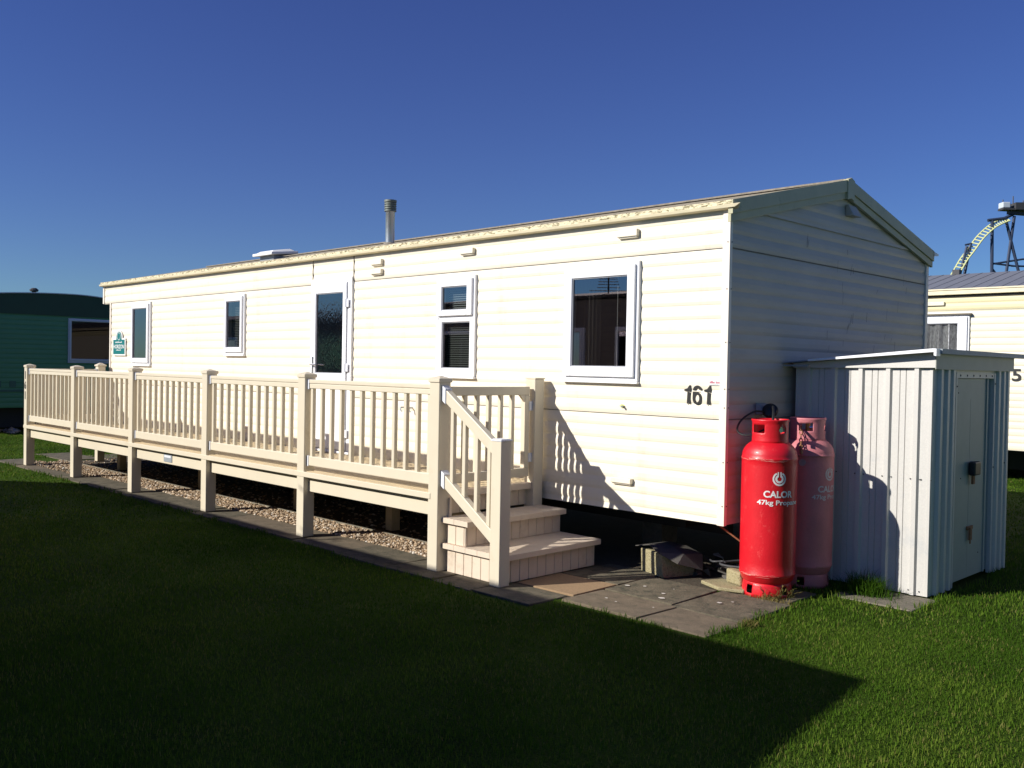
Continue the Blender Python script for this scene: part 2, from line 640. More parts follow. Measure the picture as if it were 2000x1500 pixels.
def slabs(name, rects, mats, thick=0.05):
    mb = MB()
    for i, (x0, x1, y0, y1, z, mi) in enumerate(rects):
        g = 0.006
        tx, ty = random.uniform(-.004, .004), random.uniform(-.004, .004)
        j = [(random.uniform(-.006, .006), random.uniform(-.006, .006)) for _ in range(4)]
        c = [(x0 + g, y0 + g), (x1 - g, y0 + g), (x1 - g, y1 - g), (x0 + g, y1 - g)]
        c = [(p[0] + q[0], p[1] + q[1]) for p, q in zip(c, j)]
        dz = [z - tx - ty, z + tx - ty, z + tx + ty, z - tx + ty]
        mb.hexa([(p[0], p[1], z - thick) for p in c] + [(p[0], p[1], d) for p, d in zip(c, dz)], mi)
    o = obj(name, mb, mats, bevel=0.006)
    tag(o, kind='structure')
    return o


rects = []
x = -12.6
while x < -1.35:
    L = random.choice([0.6, 0.9, 0.75])
    x1 = min(x + L, -1.2)
    if -1.2 - x1 < 0.3:
        x1 = -1.2
    rects.append((x, x1, -1.40 if x < -3.4 else -1.47, -0.94, random.uniform(-.004, .004), random.choice([0, 0, 2])))
    x = x1
slabs('path', rects, ['slab', 'slab_sand', 'slab_brown'])
slabs('patio', [
    (-1.2, -0.61, -1.46, -1.03, 0.0, 0), (-1.16, -0.58, -1.03, -0.52, 0.004, 1), (-1.16, -0.58, -0.52, 0.1, 0.0, 0),
    (-0.58, 0.10, -1.17, -0.70, 0.002, 2), (0.10, 0.64, -1.17, -0.71, -0.002, 2),
    (-0.58, 0.04, -0.69, -0.10, 0.006, 0), (0.04, 0.62, -0.71, -0.06, 0.002, 0), (0.04, 0.56, -0.06, 0.42, -0.004, 0)],
    ['slab', 'slab_sand', 'slab_brown'])
mb = MB()
for (x, y, r) in [(-0.50, -0.50, .022), (-0.40, -0.42, .016), (-0.17, -0.50, .018), (-0.10, -0.62, .026), (0.25, -0.42, .02),
                  (-0.36, -0.92, .012), (-0.25, -0.95, .01), (0.30, -0.33, .012), (-0.2, -.33, .008), (.02, -.88, .008)]:
    vs = [(x + r * random.uniform(.7, 1.1) * math.cos(t), y + r * 0.9 * random.uniform(.7, 1.1) * math.sin(t), 0.0115) for t in [k * math.pi / 5 for k in range(10)]]
    mb.add(vs, [tuple(range(10))])
o = obj('paving_spots', mb, 'spot')
tag(o, kind='structure')
slabs('concrete_pad', [(0.62, 1.24, 0.46, 0.95, -0.006, 0), (0.02, 1.13, 0.96, 2.57, -0.012, 0)], ['concrete'])
slabs('gravel_edging', [(-11.9, -2.1, -0.60, -0.55, 0.02, 0)], ['concrete'], 0.06)
slabs('back_path', [(-13.4, -12.0, -0.55, 0.05, -0.004, 0), (-12.6, -11.9, 0.05, 1.2, -0.004, 0)], ['slab'])


# ------------------------------------------------------------------ instanced-by-numpy stuff (pebbles, blades)
def raw_mesh(name, verts, faces_flat, nper, material, rnd_pt, smooth=False):
    me = bpy.data.meshes.new(name)
    nv = len(verts)
    nf = len(faces_flat) // nper
    me.vertices.add(nv)
    me.vertices.foreach_set('co', verts.astype(np.float32).ravel())
    me.loops.add(nf * nper)
    me.loops.foreach_set('vertex_index', faces_flat.astype(np.int32))
    me.polygons.add(nf)
    me.polygons.foreach_set('loop_start', (np.arange(nf) * nper).astype(np.int32))
    me.polygons.foreach_set('loop_total', np.full(nf, nper, np.int32))
    me.update(calc_edges=True)
    at = me.attributes.new('rnd', 'FLOAT', 'POINT')
    at.data.foreach_set('value', rnd_pt.astype(np.float32))
    me.materials.append(MATS[material])
    if smooth:
        me.shade_smooth()
    return link_mesh(name, me)


def pebbles(name, pts, rmin, rmax, material='pebble'):
    bm = bmesh.new()
    bmesh.ops.create_icosphere(bm, subdivisions=1, radius=1)
    bv = np.array([v.co[:] for v in bm.verts])
    bf = np.array([[v.index for v in f.verts] for f in bm.faces])
    bm.free()
    N = len(pts)
    s = rng.uniform(rmin, rmax, (N, 1, 1)) * rng.uniform(0.6, 1.25, (N, 1, 3)) * np.array([1, 1, 0.7])
    jit = 1 + rng.uniform(-.22, .22, (N, len(bv), 1))
    V = bv[None] * jit * s
    a = rng.uniform(0, 2 * math.pi, N)
    c_, s_ = np.cos(a)[:, None], np.sin(a)[:, None]
    X = V[..., 0] * c_ - V[..., 1] * s_
    Y = V[..., 0] * s_ + V[..., 1] * c_
    V = np.stack([X, Y, V[..., 2]], -1) + pts[:, None, :]
    F = (bf[None] + (np.arange(N) * len(bv))[:, None, None]).ravel()
    return raw_mesh(name, V.reshape(-1, 3), F, 3, material, np.repeat(rng.random(N), len(bv)))


N = 17000
px = rng.uniform(0, 1, N) ** 0.75 * 9.9 - 11.9      # denser towards the near end
px = -11.9 + (px + 11.9)
pts = np.stack([px, rng.uniform(-0.95, -0.56, N), rng.uniform(-0.012, 0.010, N)], -1)
M2 = 2500
extra = np.stack([rng.uniform(-11.9, -2.0, M2), rng.uniform(-0.54, 0.6, M2), rng.uniform(-0.02, 0.0, M2)], -1)
M3 = 260
ex3 = np.stack([rng.uniform(-12.2, -9.5, M3), rng.uniform(-1.15, -0.9, M3), rng.uniform(0.004, 0.008, M3)], -1)
g = pebbles('gravel', np.concatenate([pts, extra, ex3]), 0.010, 0.021)
tag(g, kind='stuff')
g['label'] = 'tan pebble gravel strip under the veranda edge'


# ================================================================== MAIN CARAVAN
L, W = 11.54, 3.70
ZB, ZT, ZS, ZL = 0.477, 2.843, 2.560, 1.270
van = thing('static_caravan', 'long cream static caravan numbered 161 in the middle, behind the veranda', 'caravan', (-5.9, 1.85, 0))

win = {  # outer x0,x1,z0,z1 ; panes
    'w1': ((-1.62, -0.81, 1.54, 2.52), [(-1.515, -0.915, 1.654, 2.404)]),
    'w2': ((-3.335, -2.765, 1.54, 2.52), [(-3.235, -2.865, 2.185, 2.416), (-3.255, -2.845, 1.616, 2.07)]),
    'w3': ((-7.69, -7.17, 1.74, 2.53), [(-7.615, -7.245, 1.83, 2.437)]),
    'w4': ((-10.66, -10.0, 1.575, 2.534), [(-10.59, -10.085, 1.673, 2.436)]),
}
door = (-5.61, -4.79, 0.66, 2.615)
holes = [(o[0] + .02, o[1] - .02, o[2] + .02, o[3] - .02) for o, _ in win.values()] + [(door[0] + .02, door[1] - .02, door[2] + .02, door[3] - .02)]

PF = lambda u, z, d: (u, -d, z)
mb = MB()
siding(mb, -L, 0.0, ZB, ZS, ZL, PF, holes)
siding(mb, -11.83, 0.0, ZS + 0.002, ZT + .03, ZS, PF, [(door[0] + .02, door[1] - .02, ZS - .1, door[3] - .02)])
mb.box(-11.83, -11.80, 0.0, 0.5, ZS, ZT)
mb.box(-11.83, -L, -0.004, 0.5, ZS - .008, ZS)
fw = obj('front_wall', mb, 'siding', van)
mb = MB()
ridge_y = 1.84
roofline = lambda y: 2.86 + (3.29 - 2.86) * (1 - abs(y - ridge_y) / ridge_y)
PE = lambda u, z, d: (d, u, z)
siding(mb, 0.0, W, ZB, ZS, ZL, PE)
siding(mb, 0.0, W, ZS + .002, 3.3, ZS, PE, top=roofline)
obj('end_wall', mb, 'siding_shaded', van)
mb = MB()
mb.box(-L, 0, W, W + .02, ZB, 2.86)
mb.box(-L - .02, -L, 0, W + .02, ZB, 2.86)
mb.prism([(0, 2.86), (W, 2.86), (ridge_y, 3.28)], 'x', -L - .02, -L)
obj('back_wall', mb, 'siding_shaded', van)
# seam strips: thin metal joint beads between the cladding sheets
mb = MB()
for z in (ZS, ZL):
    for a, b_ in ((-L if z < 2 else -11.83, door[0]), (door[1], -0.03)):
        mb.box(a, b_, -0.0065, 0.0, z - .0028, z + .0028)
    mb.box(0.0, 0.0065, 0.03, W, z - .004, z + .004)
mb.box(door[0] - .002, door[0] + .002, -.0135, 0, ZS, ZT)
mb.box(door[1] - .002, door[1] + .002, -.0135, 0, ZS, ZT)
obj('cladding_seam', mb, 'seam', van)
# corner trims, each with its screw heads
mb = MB()
mb.box(-0.045, 0.016, -0.017, 0.0, ZB - .004, ZT)
mb.box(0.0, 0.016, -0.0, 0.02, ZB - .004, ZT)
for z in (0.62, 0.95, 1.36, 1.50, 1.85, 2.25, 2.6, 2.78):
    mb.box(-0.004, 0.003, -0.0205, -0.0165, z - .004, z + .004, 1)
    mb.box(0.0155, 0.0195, 0.008, 0.014, z - .004, z + .004, 1)
obj('corner_trim', mb, ['corner_trim', 'gasket'], van)
mb = MB()
mb.box(0.0, 0.018, W - .035, W + .022, ZB, 2.80)
obj('corner_trim', mb, 'corner_trim', van)
mb = MB()
mb.box(-L - .022, -L + .02, -0.017, 0.0, ZB, ZS)
obj('corner_trim', mb, 'corner_trim', van)
mb = MB()
mb.box(-11.85, -11.80, -0.017, 0.0, ZS, ZT)
obj('corner_trim', mb, 'corner_trim', van)
# dark rub marks and scratches on the end wall
mb = MB()
for _ in range(26):
    y, z = random.uniform(1.0, 3.3), random.uniform(1.75, 2.75)
    ln, dy = random.uniform(.03, .12), random.uniform(-.01, .03)
    wq = random.uniform(.0018, .0035)
    mb.add([(.0092, y, z), (.0092, y + wq * 2, z), (.0092, y + dy + wq * 2, z + ln), (.0092, y + dy, z + ln)], [(0, 1, 2, 3)])
o = obj('rub_marks', mb, 'rub', van)
o['kind'] = 'stuff'


# shell inside (floor, dark lining) so windows open on a real room
mb = MB()
mb.box(-L, -.02, 0.03, W - .02, ZB, ZB + .10)
obj('caravan_floor', mb, 'dark_room', van)
mb = MB()
mb.add([(-L, .03, 2.8), (-.03, .03, 2.8), (-.03, W - .03, 2.8), (-L, W - .03, 2.8)], [(0, 1, 2, 3)])
mb.add([(-L, 1.6, .6), (-.03, 1.6, .6), (-.03, 1.6, 2.8), (-L, 1.6, 2.8)], [(0, 1, 2, 3)])
for xx in (-2.3, -4.2, -6.2, -9.0):
    mb.add([(xx, .03, .6), (xx, 1.6, .6), (xx, 1.6, 2.8), (xx, .03, 2.8)], [(0, 1, 2, 3)])
obj('inner_lining', mb, 'dark_room', van)

# roof
mb = MB()
nrow = 12
for side in (0, 1):
    for i in range(nrow):
        a, b_ = i / nrow, (i + 1) / nrow
        for s0, s1, up in ((a, b_, 0.010),):
            if side == 0:
                ya, yb = -.05 + (ridge_y + .05) * s0, -.05 + (ridge_y + .05) * s1
            else:
                ya, yb = W + .05 - (W + .05 - ridge_y) * s0, W + .05 - (W + .05 - ridge_y) * s1
            za, zb = 2.895 + .425 * s0, 2.895 + .425 * s1
            mb.add([(-11.86, ya, za), (0.03, ya, za), (0.03, ya, za + up), (-11.86, ya, za + up), (-11.86, yb, zb), (0.03, yb, zb)],
                   [(0, 1, 2, 3), (3, 2, 5, 4)])
mb.bar((-11.86, ridge_y, 3.335), (0.03, ridge_y, 3.335), 0.12, 0.016)
roof = obj('roof', mb, 'roof_tile', van)
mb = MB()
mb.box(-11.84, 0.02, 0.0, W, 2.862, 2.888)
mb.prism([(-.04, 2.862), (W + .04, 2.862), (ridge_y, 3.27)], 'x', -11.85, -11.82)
obj('soffit', mb, 'siding_shaded', van)
mb = MB()
mb.box(-11.86, 0.05, -0.058, -0.038, 2.862, 2.905)
obj('roof_edge_trim', mb, 'roof_edge', roof, bevel=0.004)
mb = MB()
mb.prism([(-0.07, 2.846), (-0.02, 2.838), (-0.02, 2.866), (-0.078, 2.870)], 'x', -11.87, 0.085)
mb.add([(0.085, -.07, 2.846), (0.085, -.02, 2.838), (0.085, -.02, 2.866), (0.085, -.078, 2.870), (0.135, -.074, 2.872)],
       [(0, 1, 4), (1, 2, 4), (2, 3, 4), (3, 0, 4)])
obj('gutter', mb, 'gutter', roof, bevel=0.002)
mb = MB()
mb.prism([(W + .03, 2.85), (W + .16, 2.865), (W + .16, 2.885), (W + .03, 2.90)], 'x', -11.0, 0.06)
obj('gutter', mb, 'vent_white', roof)
# bargeboards on the gable: broad board and a thinner one under it
mb = MB()
for (ya, yb) in ((-.056, ridge_y), (W + .05, ridge_y)):
    def P(y, dz):
        t = (y - ya) / (yb - ya)
        return 2.905 + (3.345 - 2.905) * t + dz
    for x0, x1, d0, d1 in ((0.018, 0.060, 0.0, -0.105), (0.018, 0.045, -0.105, -0.165)):
        mb.add([(x0, ya, P(ya, d0)), (x0, yb, P(yb, d0)), (x0, yb, P(yb, d1)), (x0, ya, P(ya, d1)),
                (x1, ya, P(ya, d0)), (x1, yb, P(yb, d0)), (x1, yb, P(yb, d1)), (x1, ya, P(ya, d1))],
               [(0, 1, 2, 3), (7, 6, 5, 4), (0, 4, 5, 1), (1, 5, 6, 2), (2, 6, 7, 3), (3, 7, 4, 0)])
obj('bargeboard', mb, 'fascia_green', roof, bevel=0.003)
mb = MB()
mb.prism([(ridge_y - .065, 3.335), (ridge_y, 3.357), (ridge_y + .065, 3.335), (ridge_y + .065, 3.16), (ridge_y, 3.175), (ridge_y - .065, 3.16)], 'x', 0.02, 0.068)
obj('ridge_block', mb, 'fascia_green', roof, bevel=0.003)
# flue
mb = MB()
mb.lathe((-5.34, 0.9), [(0.056, 3.08), (0.056, 3.50), (0.059, 3.505)], 28)
fl = obj('flue', mb, 'steel_flue', van, smooth=True)
mb = MB()
prof = []
for k in range(4):
    z = 3.505 + k * .028
    prof += [(0.064, z), (0.074, z + .004), (0.074, z + .018), (0.064, z + .022)]
prof += [(0.072, 3.617), (0.076, 3.622), (0.076, 3.645), (0.02, 3.652)]
mb.lathe((-5.34, 0.9), prof, 28, cap1=True)
obj('cowl', mb, 'cowl', fl, smooth=True)
mb = MB()
mb.lathe((-5.34, 0.9), [(0.085, 3.09), (0.075, 3.12), (0.058, 3.13)], 28)
obj('flashing', mb, 'roof_tile', fl)
# roof vent box
mb = MB()
mb.hexa([(-8.33, .72, 3.15), (-7.80, .72, 3.15), (-7.80, 1.15, 3.20), (-8.33, 1.15, 3.20),
         (-8.33, .72, 3.19), (-7.80, .72, 3.19), (-7.80, 1.15, 3.24), (-8.33, 1.15, 3.24)])
mb.hexa([(-8.30, .75, 3.19), (-7.83, .75, 3.19), (-7.83, 1.12, 3.24), (-8.30, 1.12, 3.24),
         (-8.24, .80, 3.225), (-7.89, .80, 3.225), (-7.89, 1.07, 3.27), (-8.24, 1.07, 3.27)])
rv = obj('roof_vent', mb, 'vent_white', van, bevel=0.01)
mb = MB()
mb.box(-8.25, -7.88, .80, 1.10, 3.05, 3.155)
obj('vent_base', mb, 'galv_dark', rv)


# windows
def window(name, outer, panes, parent, P, blind=None, hinge=True, hollow=0.05, fmat='upvc', glassm='glass', sill=True, proud=0.032, sash=0.056):
    """P(u, d, z): u along the wall, d proud of it"""
    x0, x1, z0, z1 = outer

    def bx(mb_, a, b, d0, d1, c, d, mi=None):
        q = [P(a, d0, c), P(b, d0, c), P(b, d1, c), P(a, d1, c), P(a, d0, d), P(b, d0, d), P(b, d1, d), P(a, d1, d)]
        mb_.hexa(q, mi)
    mb_ = MB()
    fw_ = 0.034
    bx(mb_, x0, x0 + fw_, -.06, proud, z0, z1)
    bx(mb_, x1 - fw_, x1, -.06, proud, z0, z1)
    bx(mb_, x0 + fw_, x1 - fw_, -.06, proud, z0, z0 + fw_)
    bx(mb_, x0 + fw_, x1 - fw_, -.06, proud, z1 - fw_, z1)
    fo = obj(name, mb_, fmat, parent, bevel=0.006)
    # sashes
    for k, (a, b, c, d) in enumerate(panes):
        mb_ = MB()
        top = z1 - fw_ + .004 if k == 0 else panes[0][2] - .085
        bot = z0 + fw_ - .004 if k == len(panes) - 1 else c - .055
        l0, l1 = x0 + fw_ - .006, x1 - fw_ + .006
        sd = sash if k == 0 else proud - .004
        bx(mb_, l0, a, .0, sd, bot, top)
        bx(mb_, b, l1, .0, sd, bot, top)
        bx(mb_, a, b, .0, sd, bot, c)
        bx(mb_, a, b, .0, sd, d, top)
        so = obj('sash', mb_, fmat, fo, bevel=0.007)
        mb_ = MB()
        g = .008
        bx(mb_, a - .001, a + g, .0, sd - .012, c, d)
        bx(mb_, b - g, b + .001, .0, sd - .012, c, d)
        bx(mb_, a + g, b - g, .0, sd - .012, c - .001, c + g)
        bx(mb_, a + g, b - g, .0, sd - .012, d - g, d + .001)
        obj('gasket', mb_, 'grey_gap', fo)
        mb_ = MB()
        mb_.add([P(a, sd - .022, c), P(b, sd - .022, c), P(b, sd - .022, d), P(a, sd - .022, d)], [(0, 1, 2, 3)])
        obj('pane', mb_, glassm, fo)
        if blind:
            mb_ = MB()
            zz = c
            while zz < d:
                mb_.add([P(a, -.045, zz), P(b, -.045, zz), P(b, -.062, zz + .014), P(a, -.062, zz + .014)], [(0, 1, 2, 3)])
                zz += .022
            obj('blind', mb_, blind if k else ('blind_pale' if len(panes) > 1 else blind), fo)
    if len(panes) > 1:
        mb_ = MB()
        bx(mb_, x0 + fw_, x1 - fw_, 0, proud - .008, panes[0][2] - .09, panes[0][2] - .05)
        obj('transom', mb_, fmat, fo)
    mb_ = MB()
    bx(mb_, x0 - .004, x1 + .004, 0, proud + .01, z0 - .022, z0 - .002)
    obj('sill', mb_, fmat, fo, bevel=0.004)
    return fo


PM = lambda u, d, z: (u, -d, z)
w1 = window('window', *win['w1'], van, PM)
window('window', *win['w2'], van, PM, blind='blind')
window('window', *win['w3'], van, PM, blind='blind')
window('window', *win['w4'], van, PM)
# things seen through the large pane: drawn curtain and cord
mb = MB()
vs = []
for k in range(25):
    xx = -1.50 + k * .008
    vs += [(xx, .10 + .018 * math.sin(k * 1.3), 1.55), (xx, .10 + .018 * math.sin(k * 1.3), 2.5)]
mb.add(vs, [(2 * k, 2 * k + 2, 2 * k + 3, 2 * k + 1) for k in range(24)])
obj('curtain', mb, 'curtain', w1)
mb = MB()
mb.tube([(-1.10, .06, 1.66), (-1.10, .06, 2.42)], .002, 6)
obj('blind_cord', mb, 'vent_white', w1)

# door
mb = MB()
x0, x1, z0, z1 = door
mb.box(x0, x0 + .045, -.032, .05, z0, z1)
mb.box(x1 - .075, x1, -.032, .05, z0, z1)
mb.box(x0 + .045, x1 - .075, -.032, .05, z1 - .06, z1)
mb.box(x0, x1, -.050, .05, z0 - .03, z0)
dr = obj('door', mb, 'upvc', van, bevel=0.006)
gl = (-5.49, -4.945, 1.53, 2.447)
mb = MB()
a, b_ = x0 + .048, x1 - .085
mb.box(a, gl[0], -.046, .02, z0 + .01, z1 - .064)
mb.box(gl[1], b_, -.046, .02, z0 + .01, z1 - .064)
mb.box(gl[0], gl[1], -.046, .02, gl[3], z1 - .064)
mb.box(gl[0], gl[1], -.046, .02, z0 + .01, gl[2])
obj('door_leaf', mb, 'upvc', dr, bevel=0.006)
mb = MB()
mb.box(b_ - .001, b_ + .0095, -.030, .03, z0 + .01, z1 - .064)
obj('door_gap', mb, 'grey_gap', dr)
mb = MB()
for q in ((gl[0] - .001, gl[0] + .009, gl[2], gl[3]), (gl[1] - .009, gl[1] + .001, gl[2], gl[3]), (gl[0] + .009, gl[1] - .009, gl[2] - .001, gl[2] + .009), (gl[0] + .009, gl[1] - .009, gl[3] - .009, gl[3] + .001)):
    mb.box(q[0], q[1], -.036, .0, q[2], q[3])
obj('gasket', mb, 'grey_gap', dr)
mb = MB()
mb.add([(gl[0], -.026, gl[2]), (gl[1], -.026, gl[2]), (gl[1], -.026, gl[3]), (gl[0], -.026, gl[3])], [(0, 1, 2, 3)])
obj('pane', mb, 'obscure_glass', dr)
mb = MB()
mb.box(gl[0] - .055, gl[0] - .025, -.052, -.044, 1.47, 1.72)
mb.tube([(gl[0] - .04, -.05, 1.63), (gl[0] - .04, -.085, 1.63)], .009, 8)
mb.tube([(gl[0] - .04, -.085, 1.63), (gl[0] + .07, -.085, 1.625)], .008, 8)
obj('handle', mb, 'chrome', dr)
for z in (2.32, 1.60, 0.86):
    mb = MB()
    mb.box(b_ - .045, b_ + .055, -.054, -.046, z - .045, z + .045)
    mb.tube([(b_ + .005, -.056, z - .05), (b_ + .005, -.056, z + .05)], .009, 8)
    obj('hinge', mb, 'bracket', dr, bevel=0.002)

# flat vents on the wall
for (a, b_, z0, z1) in ((-1.045, -0.835, 2.705, 2.775), (-2.99, -2.80, 2.71, 2.775), (-4.44, -4.25, 2.70, 2.77), (-4.44, -4.25, 2.60, 2.665), (-1.06, -0.85, .69, .745)):
    mb = MB()
    mb.box(a, b_, -.044, -.004, z0 + .012, z1)
    mb.box(a + .008, b_ - .008, -.030, -.004, z0, z0 + .012)
    obj('wall_vent', mb, 'siding', van, bevel=0.005)
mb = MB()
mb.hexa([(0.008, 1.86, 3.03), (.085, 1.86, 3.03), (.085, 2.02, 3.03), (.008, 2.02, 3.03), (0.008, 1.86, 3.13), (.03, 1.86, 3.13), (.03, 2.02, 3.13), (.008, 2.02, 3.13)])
obj('gable_vent', mb, 'siding_shaded', van, bevel=0.004)
mb = MB()
mb.box(-L, -.30, .55, .63, .30, .50)
mb.box(-L, -.30, 3.0, 3.08, .30, .50)
for xx in (-11, -9, -7, -5.2, -4.2, -2.2, -.6):
    mb.box(xx, xx + .06, .3, 3.4, .36, .47)
obj('chassis', mb, 'chassis', van)
for xx in (-10.5, -7.6, -3.2, -1.5):
    for yy in (1.1, 3.0):
        mb = MB()
        mb.box(xx, xx + .22, yy - .1, yy + .14, -.02, .30)
        mb.box(xx + .06, xx + .16, yy - .03, yy + .07, .30, .40)
        obj('support_block', mb, 'concrete', van)
for xx in (-6.6, -5.7):
    for yy in (.35, 3.2):
        mb = MB()
        T = Matrix.Translation((xx, yy, .30)) @ Matrix.Rotation(R(90), 4, 'X')
        mb.T = T
        mb.lathe((0, 0), [(.12, -.09), (.27, -.09), (.30, -.06), (.30, .06), (.27, .09), (.12, .09)], 28, cap0=True, cap1=True)
        obj('wheel', mb, 'rubber', van)
mb = MB()
mb.bar((-0.09, .06, .47), (0.22, .30, .19), .03, .012)
obj('corner_steady', mb, 'rust', van)

# number 161 in torn reflective digits, sticker, house sign
FR = Matrix(((1, 0, 0, 0), (0, 0, -1, 0), (0, 1, 0, 0), (0, 0, 0, 1)))   # text plane -> wall facing -y
for xr in (-.307, -.126):
    mb = MB()
    pl = [(xr - .032, 1.372), (xr - .018, 1.388), (xr - .004, 1.372), (xr - .003, 1.462), (xr - .031, 1.470), (xr - .030, 1.462)]
    mb.prism([(xr - .034, 1.370), (xr - .018, 1.390), (xr - .004, 1.370), (xr - .001, 1.466), (xr - .031, 1.474)], 'y', -.0115, -.0095)
    mb.prism([(xr - .060, 1.476), (xr - .026, 1.477), (xr - .001, 1.470), (xr, 1.522), (xr - .012, 1.523), (xr - .032, 1.497), (xr - .060, 1.489)], 'y', -.0115, -.0095)
    obj('digit', mb, 'black_paint', van)
mb = MB()
cx6, cz6 = -.247, 1.448


def arc6(cz_, rx, ry, ix, iz, a0, a1, n_=28):
    vs_ = []
    for k in range(n_ + 1):
        t = R(a0 + (a1 - a0) * k / n_)
        for d_ in (-.0095, -.0115):
            vs_ += [(cx6 + rx * math.cos(t), d_, cz6 + cz_ + ry * math.sin(t)), (cx6 + ix * math.cos(t), d_, cz6 + cz_ + iz * math.sin(t))]
    fs_ = []
    for k in range(n_):
        o_ = 4 * k
        fs_ += [(o_, o_ + 1, o_ + 5, o_ + 4), (o_ + 2, o_ + 6, o_ + 7, o_ + 3), (o_, o_ + 4, o_ + 6, o_ + 2), (o_ + 1, o_ + 3, o_ + 7, o_ + 5)]
    mb.add(vs_, fs_)


arc6(-.026, .042, .048, .0185, .029, 0, 360)
mb.box(cx6 - .042, cx6 - .0190, -.0116, -.0096, cz6 - .028, cz6 + .030)
arc6(.034, .041, .040, .018, .020, 12, 180)
obj('digit', mb, 'black_paint', van)
mb = MB()
mb.box(-.292, -.225, -.0125, -.0112, 1.474, 1.480)
obj('tear', mb, 'siding', van)
mb = MB()
mb.box(-.146, -.034, -.0160, -.0125, 1.527, 1.574)
st = obj('sticker', mb, 'vent_white', van)
mb = MB()
xq = -.134
for k in range(12):
    if k != 6:
        mb.box(xq, xq + .0055, -.0168, -.0162, 1.541, 1.541 + random.choice([.011, .011, .017]))
    xq += .0077
obj('sticker_text', mb, 'sticker_red', st)
mb = MB()
mb.box(-.125, -.055, -.0168, -.0162, 1.5335, 1.5355)
obj('sticker_line', mb, 'teal', st)

sx0, sx1, sz0, sz1 = -11.37, -10.93, 1.735, 1.965
mb = MB()
sxm = (sx0 + sx1) / 2


def sign_poly(e):
    a = [(sx0 - e, sz0 - e), (sx1 + e, sz0 - e), (sx1 + e, sz1 + e), (sxm + .10 + e, sz1 + e)]
    for k in range(1, 12):
        t = math.pi * k / 12
        a.append((sxm + (.10 + e) * math.cos(t), sz1 + .03 + (.10 + e) * math.sin(t)))
    return a + [(sxm - .10 - e, sz1 + e), (sx0 - e, sz1 + e)]


mb.prism(sign_poly(.022), 'y', -.028, -.012)
sg = obj('name_sign', mb, 'vent_white', van)
mb = MB()
mb.prism(sign_poly(0), 'y', -.031, -.028)
obj('sign_face', mb, 'teal', sg)
place_text('sign_text', text_fit('HORIZON', .40, .062, bold=.012), Matrix.Translation((sxm, -.0325, 1.855)) @ FR, 'vent_white', sg)
for zq, wq, hq, nq in ((1.925, .27, .022, 9), (1.800, .19, .018, 7)):
    mb = MB()
    for k in range(nq):
        xq = sxm - wq / 2 + wq * k / nq
        mb.box(xq, xq + wq / nq * .62, -.0335, -.0325, zq - hq / 2, zq + hq / 2 * random.choice([.4, 1]))
    obj('sign_text', mb, 'vent_white', sg)
mb = MB()
mb.lathe((0, 0), [(.055, 0), (.062, 0), (.062, .001), (.055, .001), (.055, 0)], 20)
me_o = obj('sign_ring', mb, 'vent_white', sg)
me_o.data.transform(Matrix.Translation((sxm, -.0315, 2.02)) @ Matrix.Rotation(R(90), 4, 'X'))
# lichen spot with a nail on the wall under the large window; tap and bracket by the door
mb = MB()
vs = [(-.975 + .03 * random.uniform(.5, 1) * math.cos(t), -.0135, 1.335 + .022 * random.uniform(.5, 1) * math.sin(t)) for t in [k * math.pi / 6 for k in range(12)]]
mb.add(vs, [tuple(range(12))])
obj('lichen_spot', mb, 'lichen', van)
mb = MB()
mb.tube([(-.965, -.01, 1.332), (-.955, -.045, 1.330)], .008, 8)
obj('wall_peg', mb, 'galv_dark', van)
mb = MB()
for xx in (-3.86, -3.72):
    mb.tube([(xx, 0, 1.20), (xx, -.05, 1.20), (xx + .01, -.06, 1.17), (xx + .03, -.055, 1.16)], .008, 8)
obj('hose_hook', mb, 'galv_dark', van)

# ================================================================== VERANDA
ver = thing('veranda', 'cream vinyl veranda decking with railings and steps along the caravan front', 'veranda', (-6.7, -.65, 0))
PX = [-1.931 - (5 - k) * 1.9437 for k in range(6)]
DZ = 0.625
for k, x0 in enumerate(PX):
    mb = MB()
    mb.box(x0, x0 + .12, -1.27, -1.15, 0.0, 1.515)
    po = obj('post', mb, 'vinyl', ver, bevel=0.006)
    mb = MB()
    a, b_, c, d = x0 - .009, x0 + .129, -1.279, -1.141
    mb.box(a, b_, c, d, 1.505, 1.535)
    mb.hexa([(a, c, 1.535), (b_, c, 1.535), (b_, d, 1.535), (a, d, 1.535), (x0 + .05, -1.22, 1.556), (x0 + .07, -1.22, 1.556), (x0 + .07, -1.20, 1.556), (x0 + .05, -1.20, 1.556)])
    obj('cap', mb, 'vinyl', po, bevel=0.004)
    if k == 0:
        for i, ch in enumerate('161'):
            place_text('digit', text_fit(ch, .03 if ch == '1' else .075, .12, bold=.03), Matrix.Translation((x0 + .055, -1.272, 1.385 - i * .155)) @ FR, 'black_paint', po)


